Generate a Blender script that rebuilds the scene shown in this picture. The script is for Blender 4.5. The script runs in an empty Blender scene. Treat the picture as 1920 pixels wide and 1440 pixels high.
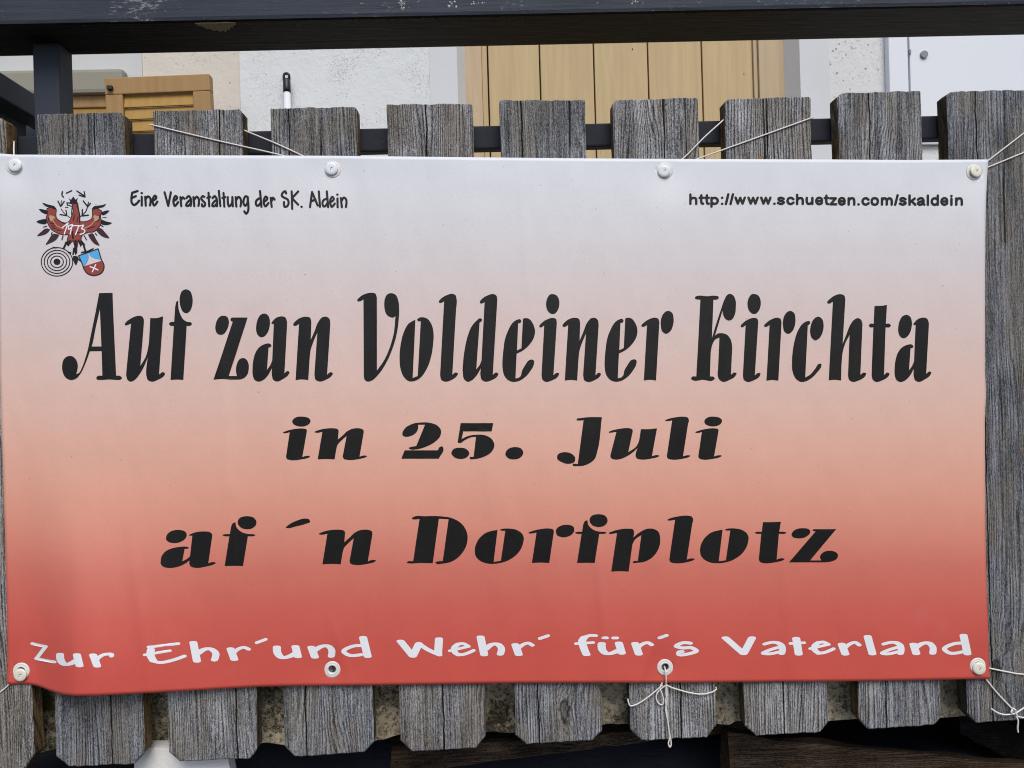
import bpy, bmesh, math, random
from mathutils import Vector, Matrix, noise
from mathutils.geometry import delaunay_2d_cdt
random.seed(7)
R = math.radians
scene = bpy.context.scene

# ------------------------------------------------------------------ camera
CAM = Vector((0.0, -1.18, 1.45))
FPX = 1450.0
cam_d = bpy.data.cameras.new('camera')
cam_d.sensor_fit = 'HORIZONTAL'
cam_d.sensor_width = 36.0
cam_d.lens = FPX / 1920.0 * 36.0
cam_d.clip_start = 0.02
cam_d.clip_end = 500
cam = bpy.data.objects.new('camera', cam_d)
scene.collection.objects.link(cam)
CROT = Matrix.Rotation(R(-1.8), 3, 'Z') @ Matrix.Rotation(R(90), 3, 'X') @ Matrix.Rotation(R(-1.65), 3, 'Z')
cam.matrix_world = Matrix.Translation(CAM) @ CROT.to_4x4()
scene.camera = cam

# ------------------------------------------------------------------ light
SUN_EL, SUN_AZ = 48.0, 170.0        # azimuth: direction the light comes from, degrees from +y clockwise
world = bpy.data.worlds.new('World')
scene.world = world
world.use_nodes = True
wn = world.node_tree
bg = wn.nodes['Background']
sky = wn.nodes.new('ShaderNodeTexSky')
sky.sky_type = 'NISHITA'
sky.sun_disc = False
sky.sun_elevation = R(SUN_EL)
sky.sun_rotation = R(SUN_AZ)
sky.altitude = 1200
sky.air_density = 0.9
sky.dust_density = 5.0
sky.ozone_density = 1.0
wn.links.new(sky.outputs[0], bg.inputs[0])
bg.inputs[1].default_value = 0.10
sun_d = bpy.data.lights.new('sun', 'SUN')
sun_d.energy = 1.4
sun_d.angle = R(35)
sun_d.color = (1.0, 0.93, 0.83)
sun = bpy.data.objects.new('sun', sun_d)
scene.collection.objects.link(sun)
sd = Vector((math.sin(R(SUN_AZ)) * math.cos(R(SUN_EL)), math.cos(R(SUN_AZ)) * math.cos(R(SUN_EL)), math.sin(R(SUN_EL))))
sun.rotation_euler = sd.to_track_quat('Z', 'Y').to_euler()
vs = scene.view_settings
vs.view_transform = 'Standard'
vs.look = 'None'
vs.gamma = 1.0
vs.use_curve_mapping = False
vs.exposure = 0.54
scene.cycles.pixel_filter_type = 'BLACKMAN_HARRIS'
scene.cycles.filter_width = 1.05

# ------------------------------------------------------------------ helpers
def W(px, py, y=0.0):
    """point of the plane at depth y seen at photo pixel px,py"""
    d = CROT @ Vector(((px - 960.0) / FPX, -(py - 720.0) / FPX, -1.0))
    t = (y - CAM.y) / d.y
    return CAM + d * t

def link(name, me, mats=None, parent=None):
    o = bpy.data.objects.new(name, me)
    scene.collection.objects.link(o)
    if me is not None and mats:
        for m in (mats if isinstance(mats, (list, tuple)) else [mats]):
            me.materials.append(m)
    if parent is not None:
        o.parent = parent
    return o

def tag(o, label=None, cat=None, group=None, kind=None):
    if label: o['label'] = label
    if cat: o['category'] = cat
    if group: o['group'] = group
    if kind: o['kind'] = kind
    return o

def empty(name, loc=(0, 0, 0)):
    o = bpy.data.objects.new(name, None)
    o.empty_display_size = 0.05
    o.location = loc
    scene.collection.objects.link(o)
    return o

def rebase(o, p):
    """move an object's origin to p while its mesh stays put (parents sit at the world origin)"""
    o.data.transform(Matrix.Translation(-Vector(p)))
    o.location = p

def bm_obj(name, bm, mats, parent=None, smooth=False):
    bmesh.ops.recalc_face_normals(bm, faces=bm.faces[:])
    me = bpy.data.meshes.new(name)
    bm.to_mesh(me)
    bm.free()
    if smooth:
        for p in me.polygons: p.use_smooth = True
    return link(name, me, mats, parent)

def add_box(bm, x0, x1, y0, y1, z0, z1, bev=0.0, mat=0, jit=0.0):
    vs_ = [bm.verts.new((x, y, z)) for x in (x0, x1) for y in (y0, y1) for z in (z0, z1)]
    idx = [(0, 1, 3, 2), (4, 6, 7, 5), (0, 4, 5, 1), (2, 3, 7, 6), (0, 2, 6, 4), (1, 5, 7, 3)]
    fs = [bm.faces.new([vs_[i] for i in f]) for f in idx]
    for f in fs: f.material_index = mat
    if bev:
        es = list({e for f in fs for e in f.edges})
        bmesh.ops.bevel(bm, geom=es, offset=bev, segments=2, affect='EDGES', profile=0.6)

def box(name, x0, x1, y0, y1, z0, z1, mats, parent=None, bev=0.002):
    bm = bmesh.new()
    add_box(bm, x0, x1, y0, y1, z0, z1, bev)
    return bm_obj(name, bm, mats, parent)

def hexa(name, pts8, mats, parent=None, bev=0.002, cuts=0):
    """8 corners: front quad (4, around) then back quad (4, around)"""
    bm = bmesh.new()
    v = [bm.verts.new(p) for p in pts8]
    bm.faces.new(v[0:4]); bm.faces.new(v[7:3:-1])
    for i in range(4):
        j = (i + 1) % 4
        bm.faces.new((v[i], v[i + 4], v[j + 4], v[j]))
    bmesh.ops.recalc_face_normals(bm, faces=bm.faces[:])
    if bev:
        bmesh.ops.bevel(bm, geom=bm.edges[:], offset=bev, segments=2, affect='EDGES', profile=0.6)
    return bm_obj(name, bm, mats, parent)

def prism(name, quad_px, y0, y1, mats, parent=None, bev=0.002):
    """upright slab whose front face covers a pixel quad at depth y0"""
    f = [W(x, y, y0) for x, y in quad_px]
    b = [p + Vector((0, y1 - y0, 0)) for p in f]
    return hexa(name, f + b, mats, parent, bev)

def catmull(pts, closed=False, step=4):
    """pts: list of (x, y, corner). Smooth through the plain points, sharp at the corners."""
    n = len(pts)
    out = []
    rng = range(n) if closed else range(n - 1)
    for i in rng:
        p1 = pts[i]; p2 = pts[(i + 1) % n]
        if closed:
            p0 = pts[(i - 1) % n]; p3 = pts[(i + 2) % n]
        else:
            p0 = pts[i - 1] if i > 0 else p1
            p3 = pts[i + 2] if i + 2 < n else p2
        L = math.hypot(p2[0] - p1[0], p2[1] - p1[1])
        def tan(a, b, c):
            # chord-weighted tangent at b, scaled to this segment
            d1 = math.hypot(b[0] - a[0], b[1] - a[1]) or 1e-6
            d2 = math.hypot(c[0] - b[0], c[1] - b[1]) or 1e-6
            tx = (b[0] - a[0]) / d1 * d2 + (c[0] - b[0]) / d2 * d1
            ty = (b[1] - a[1]) / d1 * d2 + (c[1] - b[1]) / d2 * d1
            k = L / (d1 + d2)
            return tx * k, ty * k
        t1 = (p2[0] - p1[0], p2[1] - p1[1]) if p1[2] else tan(p0, p1, p2)
        t2 = (p2[0] - p1[0], p2[1] - p1[1]) if p2[2] else tan(p1, p2, p3)
        k = step
        if p1[2] and p2[2]: k = 1
        for s in range(k):
            u = s / k
            h00 = 2*u**3 - 3*u*u + 1; h10 = u**3 - 2*u*u + u; h01 = -2*u**3 + 3*u*u; h11 = u**3 - u*u
            out.append((h00*p1[0] + h10*t1[0] + h01*p2[0] + h11*t2[0], h00*p1[1] + h10*t1[1] + h01*p2[1] + h11*t2[1]))
    if not closed:
        out.append((pts[-1][0], pts[-1][1]))
    return out

def parse(s):
    pts = []
    for tok in s.split():
        c = tok.endswith('*')
        a, b = tok.rstrip('*').split(',')
        pts.append((float(a), float(b), c))
    return pts

def tube_mesh(name, pts, r, mats, parent=None, sides=7, taper=None):
    bm = bmesh.new()
    rings = []
    n = len(pts)
    up = Vector((0.13, 0.9, 0.31)).normalized()
    for i, p in enumerate(pts):
        t = (pts[min(i + 1, n - 1)] - pts[max(i - 1, 0)])
        if t.length < 1e-9: t = Vector((0, 0, 1))
        t.normalize()
        a = t.cross(up)
        if a.length < 1e-3: a = t.cross(Vector((1, 0, 0)))
        a.normalize(); b = t.cross(a)
        rr = r * (taper(i / max(1, n - 1)) if taper else 1)
        rings.append([bm.verts.new(p + (a * math.cos(k * 2 * math.pi / sides) + b * math.sin(k * 2 * math.pi / sides)) * rr) for k in range(sides)])
    for i in range(n - 1):
        for k in range(sides):
            bm.faces.new((rings[i][k], rings[i][(k + 1) % sides], rings[i + 1][(k + 1) % sides], rings[i + 1][k]))
    bm.faces.new(rings[0]); bm.faces.new(rings[-1])
    return bm_obj(name, bm, mats, parent, smooth=True)

# ------------------------------------------------------------------ materials
class NT:
    def __init__(self, name, rough=0.7, spec=0.3):
        self.m = bpy.data.materials.new(name)
        self.m.use_nodes = True
        self.t = self.m.node_tree
        self.p = self.t.nodes['Principled BSDF']
        self.p.inputs['Roughness'].default_value = rough
        self.p.inputs['Specular IOR Level'].default_value = spec
    def n(self, typ, **kw):
        nd = self.t.nodes.new(typ)
        for k, v in kw.items(): setattr(nd, k, v)
        return nd
    def put(self, sock, v):
        if hasattr(v, 'is_output'): self.t.links.new(v, sock)
        elif v is not None: sock.default_value = v
    def math(self, op, a, b=None, c=None, clamp=False):
        nd = self.n('ShaderNodeMath', operation=op, use_clamp=clamp)
        self.put(nd.inputs[0], a); self.put(nd.inputs[1], b)
        if c is not None: self.put(nd.inputs[2], c)
        return nd.outputs[0]
    def coords(self, kind='Object', scale=(1, 1, 1), rand=0.0, geo=False):
        src = self.n('ShaderNodeNewGeometry').outputs['Position'] if geo else self.n('ShaderNodeTexCoord').outputs[kind]
        if rand:
            oi = self.n('ShaderNodeObjectInfo').outputs['Random']
            cmb = self.n('ShaderNodeCombineXYZ')
            for i, k in enumerate((37.0, 11.0, 91.0)): self.put(cmb.inputs[i], self.math('MULTIPLY', oi, k * rand))
            ad = self.n('ShaderNodeVectorMath', operation='ADD')
            self.put(ad.inputs[0], src); self.put(ad.inputs[1], cmb.outputs[0]); src = ad.outputs[0]
        if scale != (1, 1, 1):
            mp = self.n('ShaderNodeVectorMath', operation='MULTIPLY')
            self.put(mp.inputs[0], src); mp.inputs[1].default_value = scale; src = mp.outputs[0]
        return src
    def noise(self, vec, scale=5, detail=3, rough=0.55, dist=0.0):
        nd = self.n('ShaderNodeTexNoise')
        self.put(nd.inputs['Vector'], vec)
        nd.inputs['Scale'].default_value = scale; nd.inputs['Detail'].default_value = detail
        nd.inputs['Roughness'].default_value = rough; nd.inputs['Distortion'].default_value = dist
        return nd.outputs['Fac']
    def ramp(self, f, stops, interp='LINEAR'):
        nd = self.n('ShaderNodeValToRGB')
        cr = nd.color_ramp; cr.interpolation = interp
        while len(cr.elements) < len(stops): cr.elements.new(0.5)
        for e, (p, c) in zip(cr.elements, stops):
            e.position = p
            e.color = (c, c, c, 1) if isinstance(c, (int, float)) else (c[0], c[1], c[2], 1)
        self.put(nd.inputs[0], f)
        return nd.outputs[0]
    def mix(self, f, a, b, mode='MIX'):
        nd = self.n('ShaderNodeMix', data_type='RGBA', blend_type=mode)
        self.put(nd.inputs[0], f)
        for s, v in ((nd.inputs[6], a), (nd.inputs[7], b)):
            self.put(s, (v[0], v[1], v[2], 1) if isinstance(v, tuple) else v)
        return nd.outputs[2]
    def color(self, c):
        self.put(self.p.inputs['Base Color'], (c[0], c[1], c[2], 1) if isinstance(c, tuple) else c)
    def bump(self, h, strength=0.5, dist=0.001):
        nd = self.n('ShaderNodeBump')
        nd.inputs['Strength'].default_value = strength; nd.inputs['Distance'].default_value = dist
        self.put(nd.inputs['Height'], h)
        self.put(self.p.inputs['Normal'], nd.outputs[0])
    def rough(self, v): self.put(self.p.inputs['Roughness'], v)

def plain(name, c, rough=0.6, spec=0.3, var=0.12, nscale=30, metal=0.0):
    m = NT(name, rough, spec)
    v = m.noise(m.coords(rand=1.0), nscale, 4)
    m.color(m.mix(v, tuple(x * (1 - var) for x in c), tuple(min(1, x * (1 + var)) for x in c)))
    m.p.inputs['Metallic'].default_value = metal
    return m.m

def wood_picket(name, dark, mid, light, stain, stain_amt=0.5, along='Z', speck=1.0):
    m = NT(name, 0.88, 0.12)
    co = m.coords(rand=1.0)
    loc = m.coords()
    if along == 'X':
        for k in (0, 1):
            sp_ = m.n('ShaderNodeSeparateXYZ'); m.put(sp_.inputs[0], (co, loc)[k])
            cb_ = m.n('ShaderNodeCombineXYZ'); m.put(cb_.inputs[0], sp_.outputs[2]); m.put(cb_.inputs[1], sp_.outputs[1]); m.put(cb_.inputs[2], sp_.outputs[0])
            if k == 0: co = cb_.outputs[0]
            else: loc = cb_.outputs[0]
    sep = m.n('ShaderNodeSeparateXYZ'); m.put(sep.inputs[0], co)
    def scaled(s):
        mp = m.n('ShaderNodeVectorMath', operation='MULTIPLY'); m.put(mp.inputs[0], co); mp.inputs[1].default_value = s
        return mp.outputs[0]
    warp = m.noise(scaled((9, 9, 1.6)), 1.0, 2)
    warp2 = m.noise(scaled((70, 70, 12)), 1.0, 3)
    vo = m.n('ShaderNodeTexVoronoi'); m.put(vo.inputs['Vector'], scaled((9, 0.0, 3.6))); vo.inputs['Scale'].default_value = 1.0
    kdist = m.math('ADD', vo.outputs['Distance'], m.math('MULTIPLY', m.math('SUBTRACT', m.noise(scaled((60, 60, 60)), 1.0, 2), 0.5), 0.10))
    knot = m.ramp(kdist, [(0.0, 1.0), (0.16, 0.35), (0.34, 0.0)])
    xx = m.math('ADD', sep.outputs[0], m.math('MULTIPLY', warp, 0.06))
    xx = m.math('ADD', xx, m.math('MULTIPLY', warp2, 0.0045))
    xx = m.math('ADD', xx, m.math('MULTIPLY', knot, 0.022))
    # growth rings with an uneven spacing, narrow dark late wood
    per = m.math('MULTIPLY_ADD', m.noise(scaled((30, 0, 0.6)), 1.0, 1), 0.03, 0.0)
    fr = m.math('FRACT', m.math('MULTIPLY', m.math('ADD', xx, per), 1 / 0.0043))
    ring = m.ramp(fr, [(0.0, 0.25), (0.18, 0.95), (0.62, 0.75), (0.86, 0.05), (1.0, 0.25)])
    streak = m.noise(scaled((420, 420, 13)), 1.0, 4, 0.65)
    streak2 = m.noise(scaled((120, 120, 4)), 1.0, 3, 0.6)
    fib = m.noise(scaled((850, 850, 190)), 1.0, 3, 0.7)
    grit = m.noise(scaled((600, 600, 420)), 1.0, 3, 0.7)
    amt = m.ramp(m.noise(scaled((17, 17, 5)), 1.0, 3), [(0.36, 0.10), (0.62, 0.9)])
    h = m.math('MULTIPLY', m.math('MULTIPLY', m.math('SUBTRACT', ring, 0.5), amt), 0.36)
    for nz, k in ((streak, 0.62), (streak2, 0.36), (fib, 0.70), (grit, 0.66 * speck)):
        h = m.math('ADD', h, m.math('MULTIPLY', m.math('SUBTRACT', nz, 0.5), k))
    h = m.math('ADD', h, 0.5)
    col = m.ramp(h, [(0.27, dark), (0.42, tuple(a * 0.55 + b * 0.45 for a, b in zip(dark, mid))), (0.52, mid), (0.74, light)])
    big = m.ramp(m.noise(scaled((26, 26, 13)), 1.0, 5, 0.65), [(0.28, 0.50), (0.66, 1.18)])
    tone = m.n('ShaderNodeObjectInfo').outputs['Random']
    col = m.mix(1.0, col, m.ramp(tone, [(0.0, (0.72, 0.73, 0.75)), (0.35, (1.08, 1.06, 1.02)), (0.65, (0.86, 0.90, 0.97)), (1.0, (1.08, 1.00, 0.91))]), 'MULTIPLY')
    col = m.mix(1.0, col, big, 'MULTIPLY')
    st = m.ramp(m.noise(scaled((26, 26, 8)), 1.0, 5, 0.6), [(0.44, 0.0), (0.60, stain_amt)])
    col = m.mix(st, col, m.mix(1.0, stain, m.ramp(h, [(0.3, 0.30), (0.7, 1.5)]), 'MULTIPLY'))
    rust = m.ramp(m.noise(scaled((34, 34, 13)), 1.0, 3), [(0.665, 0.0), (0.74, 0.6)])
    col = m.mix(rust, col, m.mix(1.0, (0.30, 0.17, 0.06), m.ramp(h, [(0.3, 0.4), (0.7, 1.3)]), 'MULTIPLY'))
    kd = m.ramp(kdist, [(0.0, 0.7), (0.045, 0.55), (0.06, 0.22), (0.085, 1.0)])
    col = m.mix(1.0, col, kd, 'MULTIPLY')
    # drying cracks: a few hairlines everywhere and one long split per board
    hair = m.noise(scaled((130, 130, 2.4)), 1.0, 3, 0.5)
    hairm = m.ramp(hair, [(0.675, 0.0), (0.705, 1.0)])
    lx = m.n('ShaderNodeSeparateXYZ'); m.put(lx.inputs[0], loc)
    at = m.n('ShaderNodeAttribute', attribute_type='OBJECT', attribute_name='split_x')
    wob = m.math('MULTIPLY', m.math('SUBTRACT', m.noise(scaled((0, 0, 22)), 1.0, 3), 0.5), 0.008)
    dist = m.math('ABSOLUTE', m.math('SUBTRACT', m.math('ADD', lx.outputs[0], wob), at.outputs['Fac']))
    wid = m.math('MULTIPLY_ADD', m.noise(scaled((0, 0, 6)), 1.0, 2), 0.0026, -0.0003)
    split = m.math('LESS_THAN', dist, wid)
    crack = m.math('MAXIMUM', m.math('MULTIPLY', hairm, 0.9), split)
    col = m.mix(crack, col, (0.010, 0.010, 0.011))
    m.color(col)
    m.bump(m.math('SUBTRACT', h, m.math('MULTIPLY', crack, 0.9)), 1.0, 0.0024)
    return m.m

GREY_WOOD = wood_picket('weathered_wood', (0.024, 0.0245, 0.027), (0.238, 0.250, 0.276), (0.56, 0.58, 0.62), (0.20, 0.180, 0.145), 0.62)
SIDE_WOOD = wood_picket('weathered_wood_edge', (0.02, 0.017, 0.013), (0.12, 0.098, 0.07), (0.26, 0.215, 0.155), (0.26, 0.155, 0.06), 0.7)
DARK_TIMBER = wood_picket('dark_timber', (0.007, 0.005, 0.004), (0.050, 0.036, 0.026), (0.12, 0.086, 0.062), (0.06, 0.038, 0.023), 0.6, 'X')
BLACK_TIMBER = wood_picket('black_timber', (0.003, 0.003, 0.003), (0.012, 0.0115, 0.011), (0.028, 0.027, 0.026), (0.012, 0.010, 0.008), 0.6, 'X')

def paint_mat(name='anthracite_paint', k=1.0, flk=0.55):
    m = NT(name, 0.62, 0.16)
    co = m.coords()
    base = m.mix(m.noise(co, 9, 4), tuple(k * c for c in (0.030, 0.037, 0.052)), tuple(k * c for c in (0.054, 0.065, 0.088)))
    sep = m.n('ShaderNodeSeparateXYZ'); m.put(sep.inputs[0], co)
    sc = m.n('ShaderNodeVectorMath', operation='MULTIPLY'); m.put(sc.inputs[0], co); sc.inputs[1].default_value = (40, 150, 150)
    flake = m.ramp(m.math('MULTIPLY', m.noise(sc.outputs[0], 1.0, 5, 0.7), m.ramp(m.noise(co, 6, 2), [(0.5, 0.8), (0.75, 1.25)])), [(0.62, 0.0), (0.67, 1.0)])
    base = m.mix(m.math('MULTIPLY', flake, flk), base, (0.34, 0.34, 0.33))
    m.color(base)
    m.bump(m.noise(co, 60, 5), 0.25, 0.002)
    return m.m
PAINT = paint_mat()
PAINT_DARK = paint_mat('black_rail_paint', 0.5, 0.15)

def plaster(name, c, speck=0.5, bumps=0.8, scale=1.0, dirt=(0.30, 0.29, 0.27), thr=0.62, dots=0.16):
    m = NT(name, 0.92, 0.12)
    co = m.coords(geo=True)
    big = m.noise(co, 3.0, 5, 0.6)
    fine = m.noise(co, 60 * scale, 6, 0.7)
    med = m.noise(co, 17 * scale, 4, 0.6)
    col = m.mix(m.ramp(big, [(0.3, 0.0), (0.75, 1.0)]), tuple(x * 0.92 for x in c), c)
    pit = m.noise(co, 190 * scale, 4, 0.7)
    dens = m.ramp(m.noise(co, 6, 4, 0.6), [(0.35, 0.80), (0.68, 1.10)])
    pm = m.ramp(m.math('MULTIPLY', pit, dens), [(thr, 0.0), (thr + 0.05, 1.0)])
    col = m.mix(m.math('MULTIPLY', pm, speck), col, dirt)
    if speck > 0.2:
        vd = m.n('ShaderNodeTexVoronoi'); m.put(vd.inputs['Vector'], co); vd.inputs['Scale'].default_value = 75 * scale
        rnd = m.n('ShaderNodeSeparateColor'); m.put(rnd.inputs[0], vd.outputs['Color'])
        rad = m.math('MULTIPLY', m.math('POWER', rnd.outputs[0], 5.0), dots)
        dm = m.math('MULTIPLY', m.math('LESS_THAN', vd.outputs['Distance'], rad), 0.8)
        pm = m.math('MAXIMUM', pm, dm)
        col = m.mix(m.math('MULTIPLY', dm, 0.8), col, (0.16, 0.155, 0.15))
    # hairline crazing
    vo = m.n('ShaderNodeTexVoronoi', feature='DISTANCE_TO_EDGE'); vo.inputs['Scale'].default_value = 7
    wv = m.n('ShaderNodeVectorMath', operation='ADD'); m.put(wv.inputs[0], co)
    nz = m.n('ShaderNodeTexNoise'); m.put(nz.inputs['Vector'], co); nz.inputs['Scale'].default_value = 9; nz.inputs['Detail'].default_value = 4
    sc = m.n('ShaderNodeVectorMath', operation='SCALE'); m.put(sc.inputs[0], nz.outputs['Color']); sc.inputs['Scale'].default_value = 0.25
    m.put(wv.inputs[1], sc.outputs[0]); m.put(vo.inputs['Vector'], wv.outputs[0])
    hl_ = m.math('MULTIPLY', m.ramp(vo.outputs['Distance'], [(0.0, 1.0), (0.010, 0.0)]), m.ramp(m.noise(co, 5, 3), [(0.5, 0.0), (0.62, 1.0)]))
    col = m.mix(m.math('MULTIPLY', hl_, min(0.5, speck)), col, dirt)
    m.color(col)
    hgt = m.math('ADD', fine, m.math('MULTIPLY', med, 1.5))
    m.bump(m.math('SUBTRACT', hgt, m.math('MULTIPLY', pm, 0.7)), bumps, 0.004)
    return m.m
PL_WHITE = plaster('white_plaster', (0.735, 0.77, 0.785), 0.4, 0.5, thr=0.57, dots=0.17)
PL_ROUGH = plaster('white_rough_plaster', (0.72, 0.735, 0.74), 0.8, 0.45, 1.25, thr=0.60, dots=0.42)
PL_BEIGE = plaster('beige_plaster', (0.68, 0.645, 0.575), 0.4, 0.5, 0.8)
PL_SMOOTH = plaster('smooth_white_render', (0.68, 0.70, 0.73), 0.05, 0.06)
PL_REVEAL = plaster('smooth_grey_render', (0.74, 0.75, 0.76), 0.1, 0.06)
PL_BAND = plaster('smooth_grey_band', (0.60, 0.62, 0.62), 0.1, 0.1)
STONE_SILL = plaster('grey_green_stone', (0.31, 0.30, 0.25), 0.2, 0.15)

def board_mat(name, c, wear=0.35):
    m = NT(name, 0.55, 0.3)
    co = m.coords(scale=(60, 60, 3.0), rand=1.0)
    g = m.noise(co, 1.0, 4, 0.6)
    col = m.mix(m.ramp(g, [(0.35, 0.0), (0.7, 1.0)]), tuple(x * 0.9 for x in c), tuple(x * 1.06 for x in c))
    mk = m.ramp(m.noise(m.coords(scale=(260, 260, 26), rand=1.0), 1.0, 3, 0.6), [(0.66, 0.0), (0.74, wear)])
    col = m.mix(mk, col, tuple(x * 0.4 for x in c))
    m.color(col)
    m.bump(g, 0.15, 0.001)
    return m.m
DOOR_WOOD = board_mat('ochre_door_paint', (0.52, 0.395, 0.215))
FRAME_WOOD = board_mat('pale_frame_wood', (0.50, 0.385, 0.25), 0.65)
SHUTTER_WOOD = board_mat('orange_shutter_wood', (0.40, 0.235, 0.06))
SHUTTER_FRAME = board_mat('brown_shutter_frame', (0.37, 0.225, 0.095))
WHITE_METAL = plain('white_enamel', (0.74, 0.78, 0.83), 0.35, 0.5, 0.02, 8)
CHROME = plain('dull_metal', (0.22, 0.23, 0.24), 0.35, 0.5, 0.15, 40, 0.8)
BLACK_PLASTIC = plain('black_plastic', (0.018, 0.019, 0.022), 0.4, 0.4)
IRON = plain('black_iron', (0.02, 0.018, 0.017), 0.6, 0.4)
WHITE_PLASTIC = plain('white_plastic', (0.75, 0.78, 0.82), 0.4, 0.4, 0.04)
CORD_MAT = plain('white_cord', (0.74, 0.71, 0.67), 0.8, 0.1, 0.12, 400)
EYELET_MAT = plain('nickel_eyelet', (0.72, 0.71, 0.68), 0.3, 0.5, 0.12, 200, 0.0)

def button_mat(name, c):
    m = NT(name, 0.32, 0.5)
    m.color(m.mix(m.noise(m.coords(rand=1.0), 160, 4), tuple(x * 0.9 for x in c), c))
    m.p.inputs['Subsurface Weight'].default_value = 0.25
    m.p.inputs['Subsurface Radius'].default_value = (0.004, 0.004, 0.004)
    return m.m
BUTTON_CLEAR = button_mat('milky_plastic', (0.80, 0.86, 0.89))
BUTTON_CREAM = button_mat('yellowed_plastic', (0.78, 0.77, 0.66))

def slab_mat():
    m = NT('mossy_concrete', 0.95, 0.1)
    co = m.coords(geo=True)
    base = m.mix(m.ramp(m.noise(co, 9, 5, 0.65), [(0.3, 0.0), (0.7, 1.0)]), (0.42, 0.36, 0.25), (0.80, 0.73, 0.56))
    gr = m.noise(co, 170, 4, 0.75)
    base = m.mix(m.ramp(gr, [(0.50, 0.0), (0.62, 0.8)]), base, (0.10, 0.085, 0.06))
    st = m.ramp(m.math('ADD', m.noise(co, 6.5, 5, 0.65), m.math('MULTIPLY', m.math('SUBTRACT', gr, 0.5), 0.35)), [(0.47, 0.0), (0.59, 1.0)])
    base = m.mix(m.math('MULTIPLY', st, 0.88), base, (0.024, 0.021, 0.015))
    ms = m.ramp(m.noise(co, 22, 6, 0.75), [(0.50, 0.0), (0.60, 1.0)])
    sep = m.n('ShaderNodeSeparateXYZ'); m.put(sep.inputs[0], co)
    left = m.ramp(m.math('MULTIPLY_ADD', sep.outputs[0], 0.5, 0.5), [(0.14, 1.0), (0.30, 0.12)])
    base = m.mix(m.math('MULTIPLY', ms, left), base, (0.085, 0.088, 0.018))
    m.color(base)
    m.bump(m.math('ADD', m.noise(co, 60, 6, 0.7), m.math('MULTIPLY', ms, 0.6)), 1.0, 0.006)
    return m.m
SLAB = slab_mat()

def ground_mat():
    m = NT('worn_asphalt', 0.95, 0.1)
    co = m.coords(geo=True)
    v = m.n('ShaderNodeTexVoronoi'); m.put(v.inputs['Vector'], co); v.inputs['Scale'].default_value = 110
    m.color(m.mix(m.noise(co, 2, 4), m.mix(v.outputs['Color'], (0.05, 0.047, 0.043), (0.085, 0.08, 0.073)), (0.055, 0.052, 0.047)))
    m.bump(v.outputs['Distance'], 0.6, 0.01)
    return m.m
GROUND = ground_mat()
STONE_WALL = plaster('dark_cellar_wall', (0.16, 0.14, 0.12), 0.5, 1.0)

def tarp_mat():
    m = NT('dark_tarpaulin', 0.75, 0.12)
    co = m.coords()
    m.color(m.mix(m.noise(co, 8, 4), (0.008, 0.009, 0.013), (0.022, 0.026, 0.038)))
    m.bump(m.noise(m.coords(scale=(1, 1, 2)), 14, 4, 0.6, 0.8), 0.5, 0.012)
    return m.m
TARP = tarp_mat()
PALE_SLAB = plaster('pale_grey_stone', (0.80, 0.80, 0.80), 0.35, 0.3)

def banner_mat():
    m = NT('printed_vinyl', 0.42, 0.35)
    uv = m.n('ShaderNodeUVMap', uv_map='print').outputs[0]
    sep = m.n('ShaderNodeSeparateXYZ'); m.put(sep.inputs[0], uv)
    def srgb(r, g, b):
        f = lambda c: (c / 255 / 12.92) if c / 255 <= 0.04045 else ((c / 255 + 0.055) / 1.055) ** 2.4
        return (f(r), f(g), f(b))
    k = sep.outputs[1]
    stops = [(0.0, (220, 225, 232)), (0.10, (219, 220, 225)), (0.20, (217, 210, 212)), (0.30, (218, 200, 196)),
             (0.42, (223, 192, 181)), (0.52, (226, 181, 164)), (0.62, (224, 164, 144)), (0.70, (218, 145, 126)),
             (0.78, (208, 118, 103)), (0.86, (205, 99, 87)), (0.93, (203, 89, 79)), (1.0, (203, 86, 75))]
    col = m.ramp(k, [(p, srgb(*c)) for p, c in stops])
    co = m.coords()
    # faint grime and the weave of the vinyl
    sm = m.ramp(m.noise(co, 10, 5, 0.65), [(0.60, 0.0), (0.85, 0.16)])
    col = m.mix(sm, col, (0.35, 0.33, 0.33))
    sp = m.ramp(m.noise(co, 190, 2, 0.5), [(0.755, 0.0), (0.78, 0.5)])
    col = m.mix(sp, col, (0.22, 0.17, 0.15))
    wv = m.noise(m.coords(scale=(1300, 1300, 420)), 1.0, 2)
    col = m.mix(1.0, col, m.ramp(wv, [(0.3, 0.955), (0.7, 1.03)]), 'MULTIPLY')
    m.color(col)
    m.bump(m.math('ADD', m.noise(m.coords(scale=(420, 420, 1300)), 1.0, 1), m.math('MULTIPLY', m.noise(co, 24, 3), 2.2)), 0.18, 0.0008)
    return m.m
BANNER = banner_mat()

def ink(name, c, rough=0.4, spec=0.35, speck=0.0):
    m = NT(name, rough, spec)
    co = m.coords(geo=True)
    col = c
    if speck:
        col = m.mix(m.ramp(m.noise(co, 900, 2, 0.5), [(0.62, 0.0), (0.72, speck)]), c, (0.25, 0.23, 0.22))
    m.color(col)
    m.bump(m.noise(m.coords(geo=True, scale=(420, 420, 1300)), 1.0, 1), 0.15, 0.0008)
    return m.m
INK_BLACK = ink('black_ink', (0.009, 0.0088, 0.009), 0.36, 0.30, 0.10)
INK_WHITE = ink('white_ink', (0.82, 0.84, 0.89))
INK_RED = ink('red_ink', (0.30, 0.055, 0.045))
INK_GOLD = ink('gold_ink', (0.50, 0.33, 0.19))
INK_BLUE = ink('blue_ink', (0.10, 0.42, 0.80))
INK_PALE = ink('pale_ink', (0.72, 0.70, 0.72))
INK_PLUM = ink('plum_ink', (0.045, 0.018, 0.024))

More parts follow.
